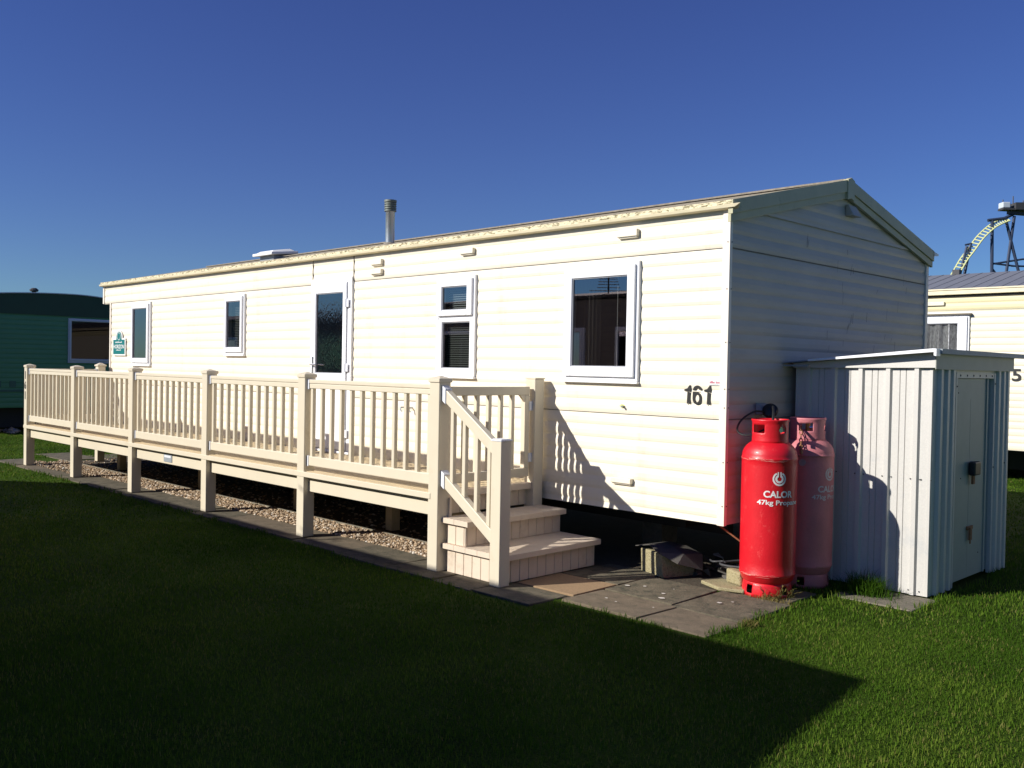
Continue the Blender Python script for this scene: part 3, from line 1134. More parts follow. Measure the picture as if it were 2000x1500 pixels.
def railing(name, parent, P, u0, u1, zt=1.487, zb=.766, nb=12, first=.055, brackets=True, bal_first=True):
    """P(u, d, z): u along, d across (0 = centre line)"""
    def bx(mb_, a, b, d0, d1, c, d):
        mb_.hexa([P(a, d0, c), P(b, d0, c), P(b, d1, c), P(a, d1, c), P(a, d0, d), P(b, d0, d), P(b, d1, d), P(a, d1, d)])
    mb_ = MB()
    bx(mb_, u0 + .02, u1 - .02, -.030, .030, zt - .036, zt)
    bx(mb_, u0 + .02, u1 - .02, -.026, .026, zt - .084, zt - .038)
    rp = obj(name, mb_, 'vinyl', parent, bevel=0.006)
    mb_ = MB()
    bx(mb_, u0 + .02, u1 - .02, -.026, .026, zb - .088, zb)
    obj('bottom_rail', mb_, 'vinyl', rp, bevel=0.006)
    sp = (u1 - u0 - 2 * first) / (nb - 1)
    for i in range(nb):
        c = u0 + first + i * sp
        mb_ = MB()
        bx(mb_, c - .019, c + .019, -.018, .018, zb - .01, zt - .08)
        obj('baluster', mb_, 'vinyl', rp, bevel=0.003, seg=1)
    if brackets:
        for (a, b) in ((u0 + .0015, u0 + .028), (u1 - .028, u1 - .0015)):
            for hw, q0, q1 in ((.034, zt - .092, zt + .005), (.031, zb - .095, zb + .006)):
                mb_ = MB()
                bx(mb_, a, b, -hw, hw, q0, q1)
                obj('bracket', mb_, 'bracket', rp, bevel=0.004)
    return rp


PY = lambda u, d, z: (u, -1.21 + d, z)
for k in range(5):
    railing('railing_panel', ver, PY, PX[k] + .12, PX[k + 1])
PL = lambda u, d, z: (-11.59 + d, u, z)
railing('railing_panel', ver, PL, -1.15, -.20, nb=7)
# posts by the wall
for (x0, y0) in ((-11.65, -.20), (-1.925, -.175)):
    mb = MB()
    mb.box(x0, x0 + .115, y0, y0 + .115, 0, 1.535)
    po = obj('post', mb, 'vinyl', ver, bevel=0.006)
    mb = MB()
    if x0 < -5:
        mb.box(x0 - .014, x0 + .129, y0 - .014, y0 + .129, 1.535, 1.555)
        mb.hexa([(x0 - .014, y0 - .014, 1.555), (x0 + .129, y0 - .014, 1.555), (x0 + .129, y0 + .129, 1.555), (x0 - .014, y0 + .129, 1.555),
                 (x0 + .045, y0 + .045, 1.59), (x0 + .07, y0 + .045, 1.59), (x0 + .07, y0 + .07, 1.59), (x0 + .045, y0 + .07, 1.59)])
    else:
        mb.box(x0 - .004, x0 + .119, y0 - .004, y0 + .119, 1.535, 1.548)
    obj('cap', mb, 'vinyl', po, bevel=0.003)
# deck boards, nosing, beams
mb = MB()
yy = -1.245
while yy < -.03:
    mb.box(-11.66, -1.86, yy, min(yy + .128, -.02), DZ - .028, DZ)
    for gq in range(3):
        yq = yy + .02 + gq * .04
        mb.box(-11.66, -1.86, yq, yq + .02, DZ, DZ + .0025)
    yy += .133
obj('deck_floor', mb, 'deck_board', ver)
mb = MB()
mb.box(-11.66, -1.90, -1.275, -1.247, .570, DZ - .006)
for k in range(6):
    pass
obj('deck_nosing', mb, 'vinyl', ver, bevel=0.004)
for k in range(5):
    mb = MB()
    mb.box(PX[k] + .115, PX[k + 1] + .005, -1.215, -1.185, .43, .575)
    obj('front_beam', mb, 'vinyl', ver, bevel=0.004)
mb = MB()
mb.box(-11.62, -11.585, -1.16, -.10, .43, .575)
obj('end_beam', mb, 'vinyl', ver, bevel=0.004)
mb = MB()
for yy in (-.9, -.5, -.1):
    mb.box(-11.55, -1.9, yy, yy + .045, .47, .59)
obj('joist', mb, 'deck_board', ver)
for xx in (-10.2, -7.6, -5.3, -3.6, -2.6):
    mb = MB()
    mb.box(xx, xx + .10, -.42, -.32, 0, .47)
    obj('support_leg', mb, 'deck_board', ver)
mb = MB()
mb.box(-6.85, -6.64, -1.222, -1.213, .455, .545)
npl = obj('maker_plate', mb, 'galv_dark', ver)
mb = MB()
mb.box(-6.83, -6.66, -1.225, -1.221, .505, .530)
obj('plate_face', mb, 'bracket', npl)

# gate closing the head of the steps
PG = lambda u, d, z: (-1.868 + d, u, z)


def gbx(mb_, a, b, d0, d1, c, d):
    mb_.hexa([PG(a, d0, c), PG(b, d0, c), PG(b, d1, c), PG(a, d1, c), PG(a, d0, d), PG(b, d0, d), PG(b, d1, d), PG(a, d1, d)])


mb = MB()
gbx(mb, -1.145, -.205, -.025, .025, 1.395, 1.470)
gbx(mb, -1.145, -1.085, -.025, .025, .76, 1.395)
gbx(mb, -.265, -.205, -.025, .025, .76, 1.395)
gbx(mb, -1.145, -.205, -.025, .025, .685, .760)
gt = obj('gate', mb, 'vinyl', ver, bevel=0.006)
for i in range(5):
    c = -1.085 + .82 * (i + 1) / 6
    mb = MB()
    gbx(mb, c - .019, c + .019, -.018, .018, .75, 1.40)
    obj('baluster', mb, 'vinyl', gt, bevel=0.003, seg=1)
mb = MB()
mb.add([(-1.868, -.265, 1.395), (-1.868, -.265, 1.335), (-1.868, -.325, 1.395), (-1.845, -.265, 1.395), (-1.845, -.265, 1.335), (-1.845, -.325, 1.395)],
       [(0, 1, 2), (3, 5, 4), (0, 3, 4, 1), (1, 4, 5, 2), (2, 5, 3, 0)])
obj('gate_bracket', mb, 'vinyl', gt)
for z in (.85, 1.30):
    mb = MB()
    mb.box(-1.850, -1.838, -.215, -.165, z - .04, z + .04)
    obj('hinge', mb, 'bracket', gt)


# steps
def tread(x0, x1, y0, y1, zt, th=.042):
    mb_ = MB()
    n_ = max(2, round((x1 - x0) / .14))
    for i in range(n_):
        a = x0 + (x1 - x0) * i / n_
        b = x0 + (x1 - x0) * (i + 1) / n_
        mb_.box(a + .001, b - .001, y0, y1, zt - th, zt - .002)
        for q in range(4):
            c = a + (b - a) * (q + .25) / 4
            mb_.box(c, c + (b - a) / 10, y0 + .006, y1 - .006, zt - .002, zt)
    mb_.box(x1 - .001, x1 + .006, y0 - .004, y1 + .004, zt - th - .004, zt - .003)
    return obj('tread', mb_, 'vinyl_step', stp, bevel=0.003, seg=1)


def planks(name, axis, p, u0, u1, z0, z1, t=.016, w_=.098):
    mb_ = MB()
    u = u0
    while u < u1 - .005:
        v = min(u + w_, u1)
        if axis == 'x':   # plane x = p, planks along y
            mb_.box(p - t, p, u + .002, v - .002, z0, z1)
        else:
            mb_.box(u + .002, v - .002, p, p + t, z0, z1)
        u = v
    if axis == 'x':
        mb_.box(p - t - .01, p - t + .008, u0, u1, z0, z1 - .002)
    else:
        mb_.box(u0, u1, p + t - .008, p + t + .01, z0, z1 - .002)
    return obj(name, mb_, 'vinyl_step', stp, bevel=0.003, seg=1)


mb = MB()
mb.box(-1.75, -1.22, -1.12, -.14, 0, .15)
mb.box(-1.92, -1.60, -1.12, -.14, 0, .35)
stp = obj('steps', mb, 'vinyl_step', ver)
tread(-1.80, -1.115, -1.225, -.09, .228)
tread(-1.82, -1.505, -1.225, -.09, .432)
tread(-1.90, -1.845, -1.145, -.16, DZ + .004, .05)
planks('riser', 'x', -1.165, -1.18, -.125, .0, .186)
planks('riser', 'x', -1.555, -1.18, -.125, .228, .390)
planks('riser', 'x', -1.90, -1.15, -.16, .432, .58)
planks('side_panel', 'y', -1.195, -1.77, -1.165, .0, .186)
planks('side_panel', 'y', -1.195, -1.77, -1.555, .228, .390)
planks('side_panel', 'y', -.125, -1.77, -1.165, .0, .186)
planks('side_panel', 'y', -.125, -1.77, -1.555, .228, .390)
mb = MB()
mb.box(-1.905, -1.79, -1.16, -1.135, 0, .58)
obj('side_panel', mb, 'vinyl_step', stp)

mb = MB()
mb.box(-1.205, -1.10, -1.268, -1.160, 0, 1.085)
nw = obj('newel_post', mb, 'vinyl', ver, bevel=0.005)
mb = MB()
mb.box(-1.210, -1.095, -1.273, -1.155, 1.085, 1.096)
mb.box(-1.200, -1.105, -1.263, -1.165, 1.096, 1.101)
obj('cap', mb, 'bracket', nw, bevel=0.002)


def slant(mb_, x0, x1, z0, z1, h, y0=-1.238, y1=-1.182):
    mb_.hexa([(x0, y0, z0 - h), (x1, y0, z1 - h), (x1, y1, z1 - h), (x0, y1, z0 - h), (x0, y0, z0), (x1, y0, z1), (x1, y1, z1), (x0, y1, z0)])


ztop = lambda x: 1.475 + (x + 1.81) * (-.405 / .605)
zlow = lambda x: .800 + (x + 1.81) * (-.405 / .605)
mb = MB()
slant(mb, -1.795, -1.205, ztop(-1.795), ztop(-1.205), .105)
sr = obj('stair_handrail', mb, 'vinyl', ver, bevel=0.005)
mb = MB()
slant(mb, -1.795, -1.205, zlow(-1.795), zlow(-1.205), .105)
obj('bottom_rail', mb, 'vinyl', sr, bevel=0.005)
for i in range(4):
    c = -1.70 + i * .142
    mb = MB()
    mb.box(c - .019, c + .019, -1.228, -1.192, zlow(c) - .03, ztop(c) - .06)
    obj('baluster', mb, 'vinyl', sr, bevel=0.003, seg=1)
for zf in (ztop, zlow):
    mb = MB()
    slant(mb, -1.809, -1.765, zf(-1.809) + .008, zf(-1.765) + .008, .121, -1.246, -1.174)
    obj('bracket', mb, 'bracket', sr, bevel=0.004)

# ================================================================== GAS CYLINDERS
CAMA = -60.3


def gas_cylinder(cx, cy, rot, paint, printm, label, seed):
    rr = random.Random(seed)
    t = thing('gas_cylinder', label, 'gas cylinder', (cx, cy, 0), 'tall gas cylinders beside the metal shed')
    rb = .200
    mb_ = MB()
    prof = [(.02, .065), (.10, .070), (.155, .085), (.185, .115), (.197, .150), (rb + .002, .158), (rb + .002, .168), (rb, .172)]
    prof += [(rb, z) for z in np.linspace(.25, .95, 8)]
    prof += [(rb, .992), (rb + .002, .996), (rb + .002, 1.008), (rb - .001, 1.012)]
    for k in range(1, 13):
        a = math.pi / 2 * k / 12
        prof.append((.055 + (rb - .056) * math.cos(a), 1.012 + .128 * math.sin(a)))
    prof.append((.02, 1.142))
    mb_.lathe((cx, cy), prof, 72)
    # scuffs round the welds
    for _ in range(46):
        zz = rr.choice([.163, 1.002, 1.002]) + rr.uniform(-.012, .006)
        a0 = R(CAMA + rr.uniform(-85, 30))
        ln = rr.uniform(.02, .10)
        hh = rr.uniform(.0006, .0016)
        r2 = rb + .0030
        pts_ = []
        for k in range(5):
            q = a0 + ln * k / 4 / rb
            dzz = .002 * math.sin(k * 1.7 + a0 * 9)
            pts_ += [(cx + r2 * math.cos(q), cy + r2 * math.sin(q), zz + dzz), (cx + r2 * math.cos(q), cy + r2 * math.sin(q), zz + dzz + hh)]
        mb_.add(pts_, [(2 * k, 2 * k + 2, 2 * k + 3, 2 * k + 1) for k in range(4)], 1)
    obj('body', mb_, [paint, 'scuff' if paint == 'red_paint' else 'rust'], t, smooth=True)
    # collar with its slots cut out
    mb_ = MB()
    n_ = 120
    zs = [1.112, 1.135, 1.165, 1.178, 1.19, 1.20, 1.212, 1.224, 1.236, 1.248, 1.262, 1.278, 1.288]
    rc = .130
    vs = []
    for i, z in enumerate(zs):
        rad = rc + (.006 if i >= len(zs) - 2 else 0) + (.004 if i == 0 else 0)
        for k in range(n_):
            a = 2 * math.pi * k / n_
            vs.append((cx + rad * math.cos(a), cy + rad * math.sin(a), z))
    fs = []
    for i in range(len(zs) - 1):
        zm = (zs[i] + zs[i + 1]) / 2
        for k in range(n_):
            a = (math.degrees(2 * math.pi * (k + .5) / n_) - CAMA - rot + 180) % 360 - 180
            slot = (-66 < a < -18 or 120 < a < 165) and 1.19 < zm < 1.255
            hole = ((a - 44) * rc * R(1)) ** 2 + (zm - 1.215) ** 2 < .030 ** 2
            hole = hole or ((a - 200) * rc * R(1)) ** 2 + (zm - 1.215) ** 2 < .030 ** 2
            if not (slot or hole):
                fs.append((i * n_ + k, i * n_ + (k + 1) % n_, (i + 1) * n_ + (k + 1) % n_, (i + 1) * n_ + k))
    mb_.add(vs, fs)
    co = obj('collar', mb_, paint, t, smooth=True)
    so = co.modifiers.new('solid', 'SOLIDIFY')
    so.thickness = .006
    # foot ring with openings
    mb_ = MB()
    zs = [-.005, .02, .04, .06, .08, .105]
    rf = [.176, .178, .178, .176, .172, .168]
    vs = []
    for z, rad in zip(zs, rf):
        for k in range(n_):
            a = 2 * math.pi * k / n_
            vs.append((cx + rad * math.cos(a), cy + rad * math.sin(a), z))
    fs = []
    for i in range(len(zs) - 1):
        for k in range(n_):
            a = (360 * (k + .5) / n_ - CAMA - rot) % 90
            if 35 < a < 55 and 1 <= i <= 3:
                continue
            fs.append((i * n_ + k, i * n_ + (k + 1) % n_, (i + 1) * n_ + (k + 1) % n_, (i + 1) * n_ + k))
    mb_.add(vs, fs)
    fo = obj('foot_ring', mb_, paint, t, smooth=True)
    so = fo.modifiers.new('solid', 'SOLIDIFY')
    so.thickness = .006
    mb_ = MB()
    mb_.lathe((cx, cy), [(.030, 1.13), (.030, 1.155), (.018, 1.16), (.018, 1.245), (.01, 1.25)], 16, cap1=True)
    va = obj('valve', mb_, 'brass', t, smooth=True)
    mb_ = MB()
    a = R(CAMA + rot + 44)
    dx, dy = math.cos(a), math.sin(a)
    mb_.tube([(cx, cy, 1.21), (cx + dx * .095, cy + dy * .095, 1.215)], .014, 12)
    mb_.tube([(cx + dx * .095, cy + dy * .095, 1.215), (cx + dx * .112, cy + dy * .112, 1.215)], .021, 12)
    obj('valve_outlet', mb_, 'chrome', va, smooth=True)
    # markings
    ac = R(CAMA + rot + 21)
    rt = rb + .0015
    for txt, wdt, hgt, z, bo in (('CALOR', .222, .050, .757, .030), ('47kg Propane', .335, .046, .692, .022)):
        wrap_text(text_fit(txt, wdt, hgt, bold=bo), cx, cy, rt, ac + (.05 if wdt > .3 else 0), z, t, 'lettering', printm)
    # flame-and-ring emblem: outer open ring and inner bulb with a neck
    bm = bmesh.new()

    def ring(r0, r1, a0, a1, ns=26):
        pv = None
        for k in range(ns + 1):
            q = R(a0 + (a1 - a0) * k / ns)
            v0 = bm.verts.new((r0 * math.cos(q), r0 * math.sin(q), 0))
            v1 = bm.verts.new((r1 * math.cos(q), r1 * math.sin(q), 0))
            if pv:
                bm.faces.new((pv[0], pv[1], v1, v0))
            pv = (v0, v1)
    ring(.038, .050, 118, 422)
    ring(.016, .031, 125, 415)
    for s in (-1, 1):
        vs = [bm.verts.new(q + (0,)) for q in ((s * .006, .010), (s * .017, .022), (s * .014, .050), (s * .005, .050))]
        bm.faces.new(vs)
    me = bpy.data.meshes.new('emblem')
    bm.to_mesh(me)
    bm.free()
    wrap_text(me, cx, cy, rt, ac, .868, t, 'emblem', printm)
    return t


gas_cylinder(.295, .14, 0, 'red_paint', 'white_print', 'bright red gas cylinder, nearest, with white lettering', 1)
pk = gas_cylinder(.322, .66, 33, 'pink_paint', 'print_faded', 'faded pink gas cylinder between red cylinder and metal shed', 2)
# tally disc on the pink one
mb = MB()
a = R(CAMA + -12)
c0 = Vector((.322 + .203 * math.cos(a), .66 + .203 * math.sin(a), .955))
mb.tube([c0, c0 + Vector((.004 * math.cos(a), .004 * math.sin(a), 0))], .026, 20)
tg = obj('tag_disc', mb, 'galv_dark', pk)

# rusty chain tying the cylinders together
mb = MB()
A = Vector((.415, .55, 1.20))
chain_pts = []
for k in range(12):
    t = k / 11
    p = Vector((.33, .535, 1.225)).lerp(Vector((.43, .36, 1.03)), t) + Vector((0, 0, -.05 * math.sin(math.pi * t)))
    chain_pts.append(p)
for i in range(11):
    p, q = chain_pts[i], chain_pts[i + 1]
    d = (q - p).normalized()
    up = Vector((0, 0, 1)) if i % 2 else d.cross(Vector((0, 0, 1))).normalized()
    sd = d.cross(up).normalized()
    c = (p + q) / 2
    pts_ = []
    for k in range(13):
        a = 2 * math.pi * k / 12
        pts_.append(c + d * math.cos(a) * .019 + sd * math.sin(a) * .010)
    mb.tube(pts_, .0042, 6, caps=False)
ch = obj('chain', mb, 'rust', smooth=True)
tag(ch, 'rusty chain hanging between the two gas cylinders at their collars', 'chain')

# regulator on the wall with black hose to the red cylinder
rg = thing('gas_regulator', 'black gas regulator with looping hose on caravan end wall', 'regulator', (.05, .50, 1.33))
mb = MB()
mb.hexa([(.014, .40, 1.30), (.075, .40, 1.31), (.075, .53, 1.31), (.014, .53, 1.29), (.014, .40, 1.39), (.055, .41, 1.385), (.055, .52, 1.385), (.014, .53, 1.39)])
rgb_ = obj('regulator_box', mb, 'galv_dark', rg, bevel=0.006)
mb = MB()
T = Matrix.Translation((.12, .44, 1.335)) @ Matrix.Rotation(R(55), 4, 'X') @ Matrix.Rotation(R(15), 4, 'Y')
mb.T = T
mb.lathe((0, 0), [(.012, -.03), (.055, -.02), (.062, 0), (.055, .02), (.018, .035)], 24, cap0=True, cap1=True)
obj('regulator_body', mb, 'rubber', rg, smooth=True)


def smooth_path(P, n=10):
    P = [Vector(p) for p in P]
    out = []
    for i in range(len(P) - 1):
        p0, p1, p2, p3 = P[max(i - 1, 0)], P[i], P[i + 1], P[min(i + 2, len(P) - 1)]
        for k in range(n):
            t = k / n
            out.append(.5 * ((2 * p1) + (p2 - p0) * t + (2 * p0 - 5 * p1 + 4 * p2 - p3) * t * t + (3 * p1 - p0 - 3 * p2 + p3) * t ** 3))
    out.append(P[-1])
    return out


mb = MB()
mb.tube(smooth_path([(.10, .44, 1.32), (.08, .28, 1.33), (.055, .14, 1.27), (.06, .07, 1.20), (.12, .05, 1.165), (.20, .07, 1.17), (.25, .12, 1.205), (.285, .14, 1.21)]), .0075, 8)
obj('hose', mb, 'rubber', rg, smooth=True)
mb = MB()
mb.tube(smooth_path([(.15, .42, 1.34), (.20, .34, 1.37), (.25, .26, 1.33), (.28, .20, 1.26)]), .010, 8)
obj('hose', mb, 'rubber', rg, smooth=True)

# ================================================================== METAL SHED
SX0, SX1, SY0, SY1, SH = .065, 1.150, .940, 2.600, 1.685
shed = thing('metal_shed', 'small grey galvanised metal shed with sloping roof and padlocked door', 'shed', (.6, 1.77, 0))
ribs = [.178, .391, .612, .827, 1.041]


def ribbed(mb_, u0, u1, ribs_, P, z0, z1, rw=.052, rd=.022, crease=True):
    us = [(u0, 0.0)]
    for r_ in ribs_:
        us += [(r_ - rw / 2, 0), (r_ - rw / 2 + .010, rd), (r_ + rw / 2 - .010, rd), (r_ + rw / 2, 0)]
    us.append((u1, 0))
    if crease:
        ex = []
        for (a, da), (b, db) in zip(us, us[1:]):
            if da == 0 and db == 0 and b - a > .12:
                for f in (.36, .64):
                    c = a + (b - a) * f
                    ex += [(c - .004, 0), (c, -.007), (c + .004, 0)]
        us = sorted(us + ex)
    vs = []
    for u, d in us:
        vs += [P(u, z0, d), P(u, z1, d)]
    mb_.add(vs, [(2 * i, 2 * i + 2, 2 * i + 3, 2 * i + 1) for i in range(len(us) - 1)])


mb = MB()
ribbed(mb, SX0, SX1, ribs, lambda u, z, d: (u, SY0 - d, z), 0.0, SH + .02)
for r_ in ribs + [SX1 - .03]:
    for z in (.03, .86):
        for s in (-.035, .035) if z > .5 else (-.03,):
            mb.box(r_ + s - .004, r_ + s + .004, SY0 - .006, SY0, z - .004, z + .004, 1)
sw = obj('side_wall', mb, ['galv', 'gasket'], shed)
mb = MB()
PFr = lambda u, z, d: (SX1 + d, u, z)
ribbed(mb, SY0, 1.372, [1.06, 1.19, 1.30], PFr, 0.0, SH + .02, .060, .026, False)
ribbed(mb, 2.245, SY1, [2.31, 2.43, 2.53], PFr, 0.0, SH + .02, .060, .026, False)
mb.box(SX1 - .002, SX1, 1.372, 2.245, 1.64, SH + .02)
mb.box(SX1 - .02, SX1 + .012, 1.372, 1.395, .0, 1.655)
mb.box(SX1 - .02, SX1 + .012, 2.215, 2.245, .0, 1.655)
mb.box(SX1 - .02, SX1 + .010, 1.395, 2.215, 1.615, 1.655)
for y in (1.46, 1.60, 1.74, 1.88, 2.02, 2.16):
    mb.box(SX1 + .010, SX1 + .014, y - .006, y + .006, 1.628, 1.642, 1)
for (y, z) in ((2.23, .88), (2.50, .9), (2.23, 1.57), (1.385, 1.55), (1.19, .78)):
    mb.box(SX1 + .004, SX1 + .0185, y - .005, y + .005, z - .005, z + .005, 1)
obj('front_wall', mb, ['galv', 'gasket'], shed)
mb = MB()
ribbed(mb, SX0, SX1, ribs, lambda u, z, d: (u, SY1 + d, z), 0.0, SH)
ribbed(mb, SY0, SY1, [1.1, 1.3, 1.5, 1.7, 1.9, 2.1, 2.3, 2.5], lambda u, z, d: (SX0 - d, u, z), 0.0, SH)
obj('back_wall', mb, 'galv', shed)
mb = MB()
mb.box(SX1 - .022, SX1 + .002, SY0 - .004, SY0 + .018, 0, SH)
mb.box(SX0 - .002, SX0 + .022, SY0 - .004, SY0 + .018, 0, SH)
mb.box(SX1 - .02, SX1 + .004, SY1 - .02, SY1 + .004, 0, SH)
obj('corner_post', mb, 'galv', shed, bevel=.002)
# fascia panels
mb = MB()
mb.prism([(SX0 - .01, SH - .012), (SX1 + .028, SH + .003), (SX1 + .028, 1.80), (SX0 - .01, SH + .025)], 'y', SY0 - .032, SY0 - .026)
obj('side_fascia', mb, 'galv', shed)
mb = MB()
mb.box(SX1 + .028, SX1 + .034, SY0 - .032, SY1 + .02, SH - .008, 1.80)
fp = obj('front_fascia', mb, 'shed_fascia', shed)
# roof
mb = MB()
zr = lambda x: 1.812 + (x - 1.19) * (1.812 - 1.702) / 1.29
vs = []
ys_ = []
y = SY0 - .11
while y < 2.84:
    ys_ += [(y, 0), (y + .09, 0), (y + .10, .012), (y + .13, .012), (y + .14, 0)]
    y += .19
for yq, up in ys_:
    vs += [(-.09, yq, zr(-.09) + up), (1.20, yq, zr(1.20) + up)]
mb.add(vs, [(2 * i, 2 * i + 1, 2 * i + 3, 2 * i + 2) for i in range(len(ys_) - 1)])
rf = obj('roof', mb, 'galv_dark', shed)
mb = MB()
y0 = SY0 - .115
mb.hexa([(.22, y0, zr(.22) - .004), (1.195, y0, zr(1.195) - .012), (1.195, y0 + .03, zr(1.195) - .012), (.22, y0 + .03, zr(.22) - .004),
         (.22, y0, zr(.22) + .012), (1.195, y0, zr(1.195) + .014), (1.195, y0 + .03, zr(1.195) + .014), (.22, y0 + .03, zr(.22) + .012)])
mb.prism([(1.195, 1.775), (1.215, 1.770), (1.215, 1.824), (1.195, 1.826)], 'y', y0, y0 + .075)
obj('roof_trim', mb, 'upvc', rf, bevel=.002)
mb = MB()
mb.box(-.10, -.075, SY0 - .12, SY0 - .04, 1.672, 1.712)
mb.box(-.09, .22, y0, y0 + .03, 1.685, 1.697)
obj('roof_end', mb, 'galv_dark', rf)
mb = MB()
mb.box(1.20, 1.225, SY0 - .03, 2.86, 1.79, 1.826)
obj('roof_front_edge', mb, 'galv_dark', rf)
# door
mb = MB()
mb.box(SX1 - .016, SX1 - .006, 1.398, 2.10, .03, 1.612)
mb.box(SX1 - .006, SX1 + .004, 1.398, 1.425, .03, 1.612)
mb.box(SX1 - .006, SX1 + .004, 2.075, 2.10, .03, 1.612)
mb.box(SX1 - .007, SX1 - .005, 1.735, 1.741, .03, 1.45)
for (y, z) in ((1.56, .83), (1.90, .86), (1.47, 1.5), (1.98, .2)):
    mb.box(SX1 - .008, SX1 - .003, y - .005, y + .005, z - .005, z + .005, 1)
dd = obj('door', mb, ['shed_door', 'gasket'], shed, bevel=.002)
mb = MB()
mb.box(SX1 - .03, SX1 - .02, 2.10, 2.215, .03, 1.612)
obj('door_recess', mb, 'galv_dark', shed)
mb = MB()
mb.box(SX1 + .002, SX1 + .055, 1.70, 1.83, .845, .955)
lk = obj('lock_cover', mb, 'rubber', dd, bevel=.012)
mb = MB()
mb.box(SX1 + .012, SX1 + .030, 1.735, 1.775, .775, .845)
mb.box(SX1 - .004, SX1 + .008, 1.70, 1.82, .44 - .03, .44)
mb.box(SX1 + .006, SX1 + .022, 1.725, 1.765, .33, .43)
mb.tube([(SX1 + .014, 1.745, .40), (SX1 + .014, 1.745, .30)], .006, 8)
obj('padlock', mb, 'rust', dd, bevel=.003)
# ================================================================== RUBBLE
mb = MB()
mb.hexa([(-.80, .06, -.01), (-.52, -.03, -.01), (-.42, .27, -.01), (-.72, .33, -.01), (-.81, .06, .185), (-.53, -.04, .180), (-.43, .26, .180), (-.73, .33, .195)])
bk = obj('concrete_block', mb, 'block_face', bevel=.008)
tag(bk, 'large yellowish concrete block with dark felt lying over its top', 'concrete block', 'loose rubble at the caravan corner')
mb = MB()
vs = [(-.84, .03, .20), (-.68, .0, .235), (-.55, -.05, .192), (-.40, .08, .19), (-.36, .28, .17), (-.55, .33, .205), (-.74, .35, .21), (-.62, .15, .238),
      (-.40, -.0, .12), (-.30, .20, .06)]
mb.add(vs, [(0, 1, 7), (1, 2, 7), (2, 3, 7), (3, 4, 7), (4, 5, 7), (5, 6, 7), (6, 0, 7), (2, 8, 3), (3, 8, 9, 4)])
o = obj('roofing_felt', mb, 'felt')
so = o.modifiers.new('solid', 'SOLIDIFY')
so.thickness = .006
tag(o, 'crumpled dark roofing felt draped over the larger concrete block', 'roofing felt')
mb = MB()
mb.hexa([(-.03, .10, .03), (.13, .05, .03), (.19, .24, .03), (.02, .28, .03), (-.03, .10, .14), (.12, .05, .13), (.19, .24, .13), (.02, .28, .14)])
o = obj('broken_block', mb, 'block_face', bevel=.015)
tag(o, 'small rough broken concrete block sitting on a flat stone by the red cylinder', 'concrete block', 'loose rubble at the caravan corner')
mb = MB()
mb.prism([(-.20, .02), (.02, -.08), (.20, -.02), (.22, .18), (.05, .18), (-.12, .20)], 'z', .0, .028)
o = obj('flat_stone', mb, 'block_face', bevel=.008)
tag(o, 'thin flat stone lying under the small broken block', 'stone', 'loose rubble at the caravan corner')
mb = MB()
for _ in range(34):
    x, y = random.uniform(-.55, .12), random.uniform(.20, .95)
    if x > .0 and y < .45:
        continue
    z = random.uniform(.0, .05)
    r_ = random.uniform(.025, .08)
    a = random.uniform(0, 6.28)
    vs = [(x + r_ * math.cos(a + q) * random.uniform(.6, 1.2), y + r_ * math.sin(a + q) * random.uniform(.3, .8), z + random.uniform(-.01, .05)) for q in (0, 1.7, 3.1, 4.6)]
    mb.add(vs + [(p[0], p[1], p[2] - .012) for p in vs], [(0, 1, 2, 3), (7, 6, 5, 4), (0, 4, 5, 1), (1, 5, 6, 2), (2, 6, 7, 3), (3, 7, 4, 0)], random.choice([0, 0, 0, 0, 1]))
o = obj('broken_rubble', mb, ['felt', 'felt_pale'])
tag(o, 'heap of broken slate and felt shards in the shade under the caravan', 'rubble', kind='stuff')
del o['category']
mb = MB()
mb.tube(smooth_path([(.22, .45, .20), (.02, .38, .17), (-.10, .26, .155), (-.12, .16, .15), (-.04, .13, .148), (.06, .15, .15), (.20, .18, .15), (.30, .35, .13)]), .008, 8)
mb.tube(smooth_path([(-.30, .30, .13), (-.22, .22, .14), (-.15, .24, .15), (-.10, .20, .155)]), .007, 8)
o = obj('cable', mb, 'machinery', smooth=True)
tag(o, 'grey cable looping over the small broken block behind the red cylinder', 'cable')


# ================================================================== PLANTS
def inside(px_, py_, r):
    return (px_ > r[0]) & (px_ < r[1]) & (py_ > r[2]) & (py_ < r[3])


EXC = [(-12.62, -3.4, -1.39, 0.0), (-3.4, -1.14, -1.46, 0.0), (-1.3, -.61, -1.44, .3), (-.61, .60, -1.17, .42), (-12.0, .12, -1.12, 3.9), (.62, 1.22, .47, .94), (.02, 1.20, .92, 2.65), (-13.4, -12.0, -.55, .05)]


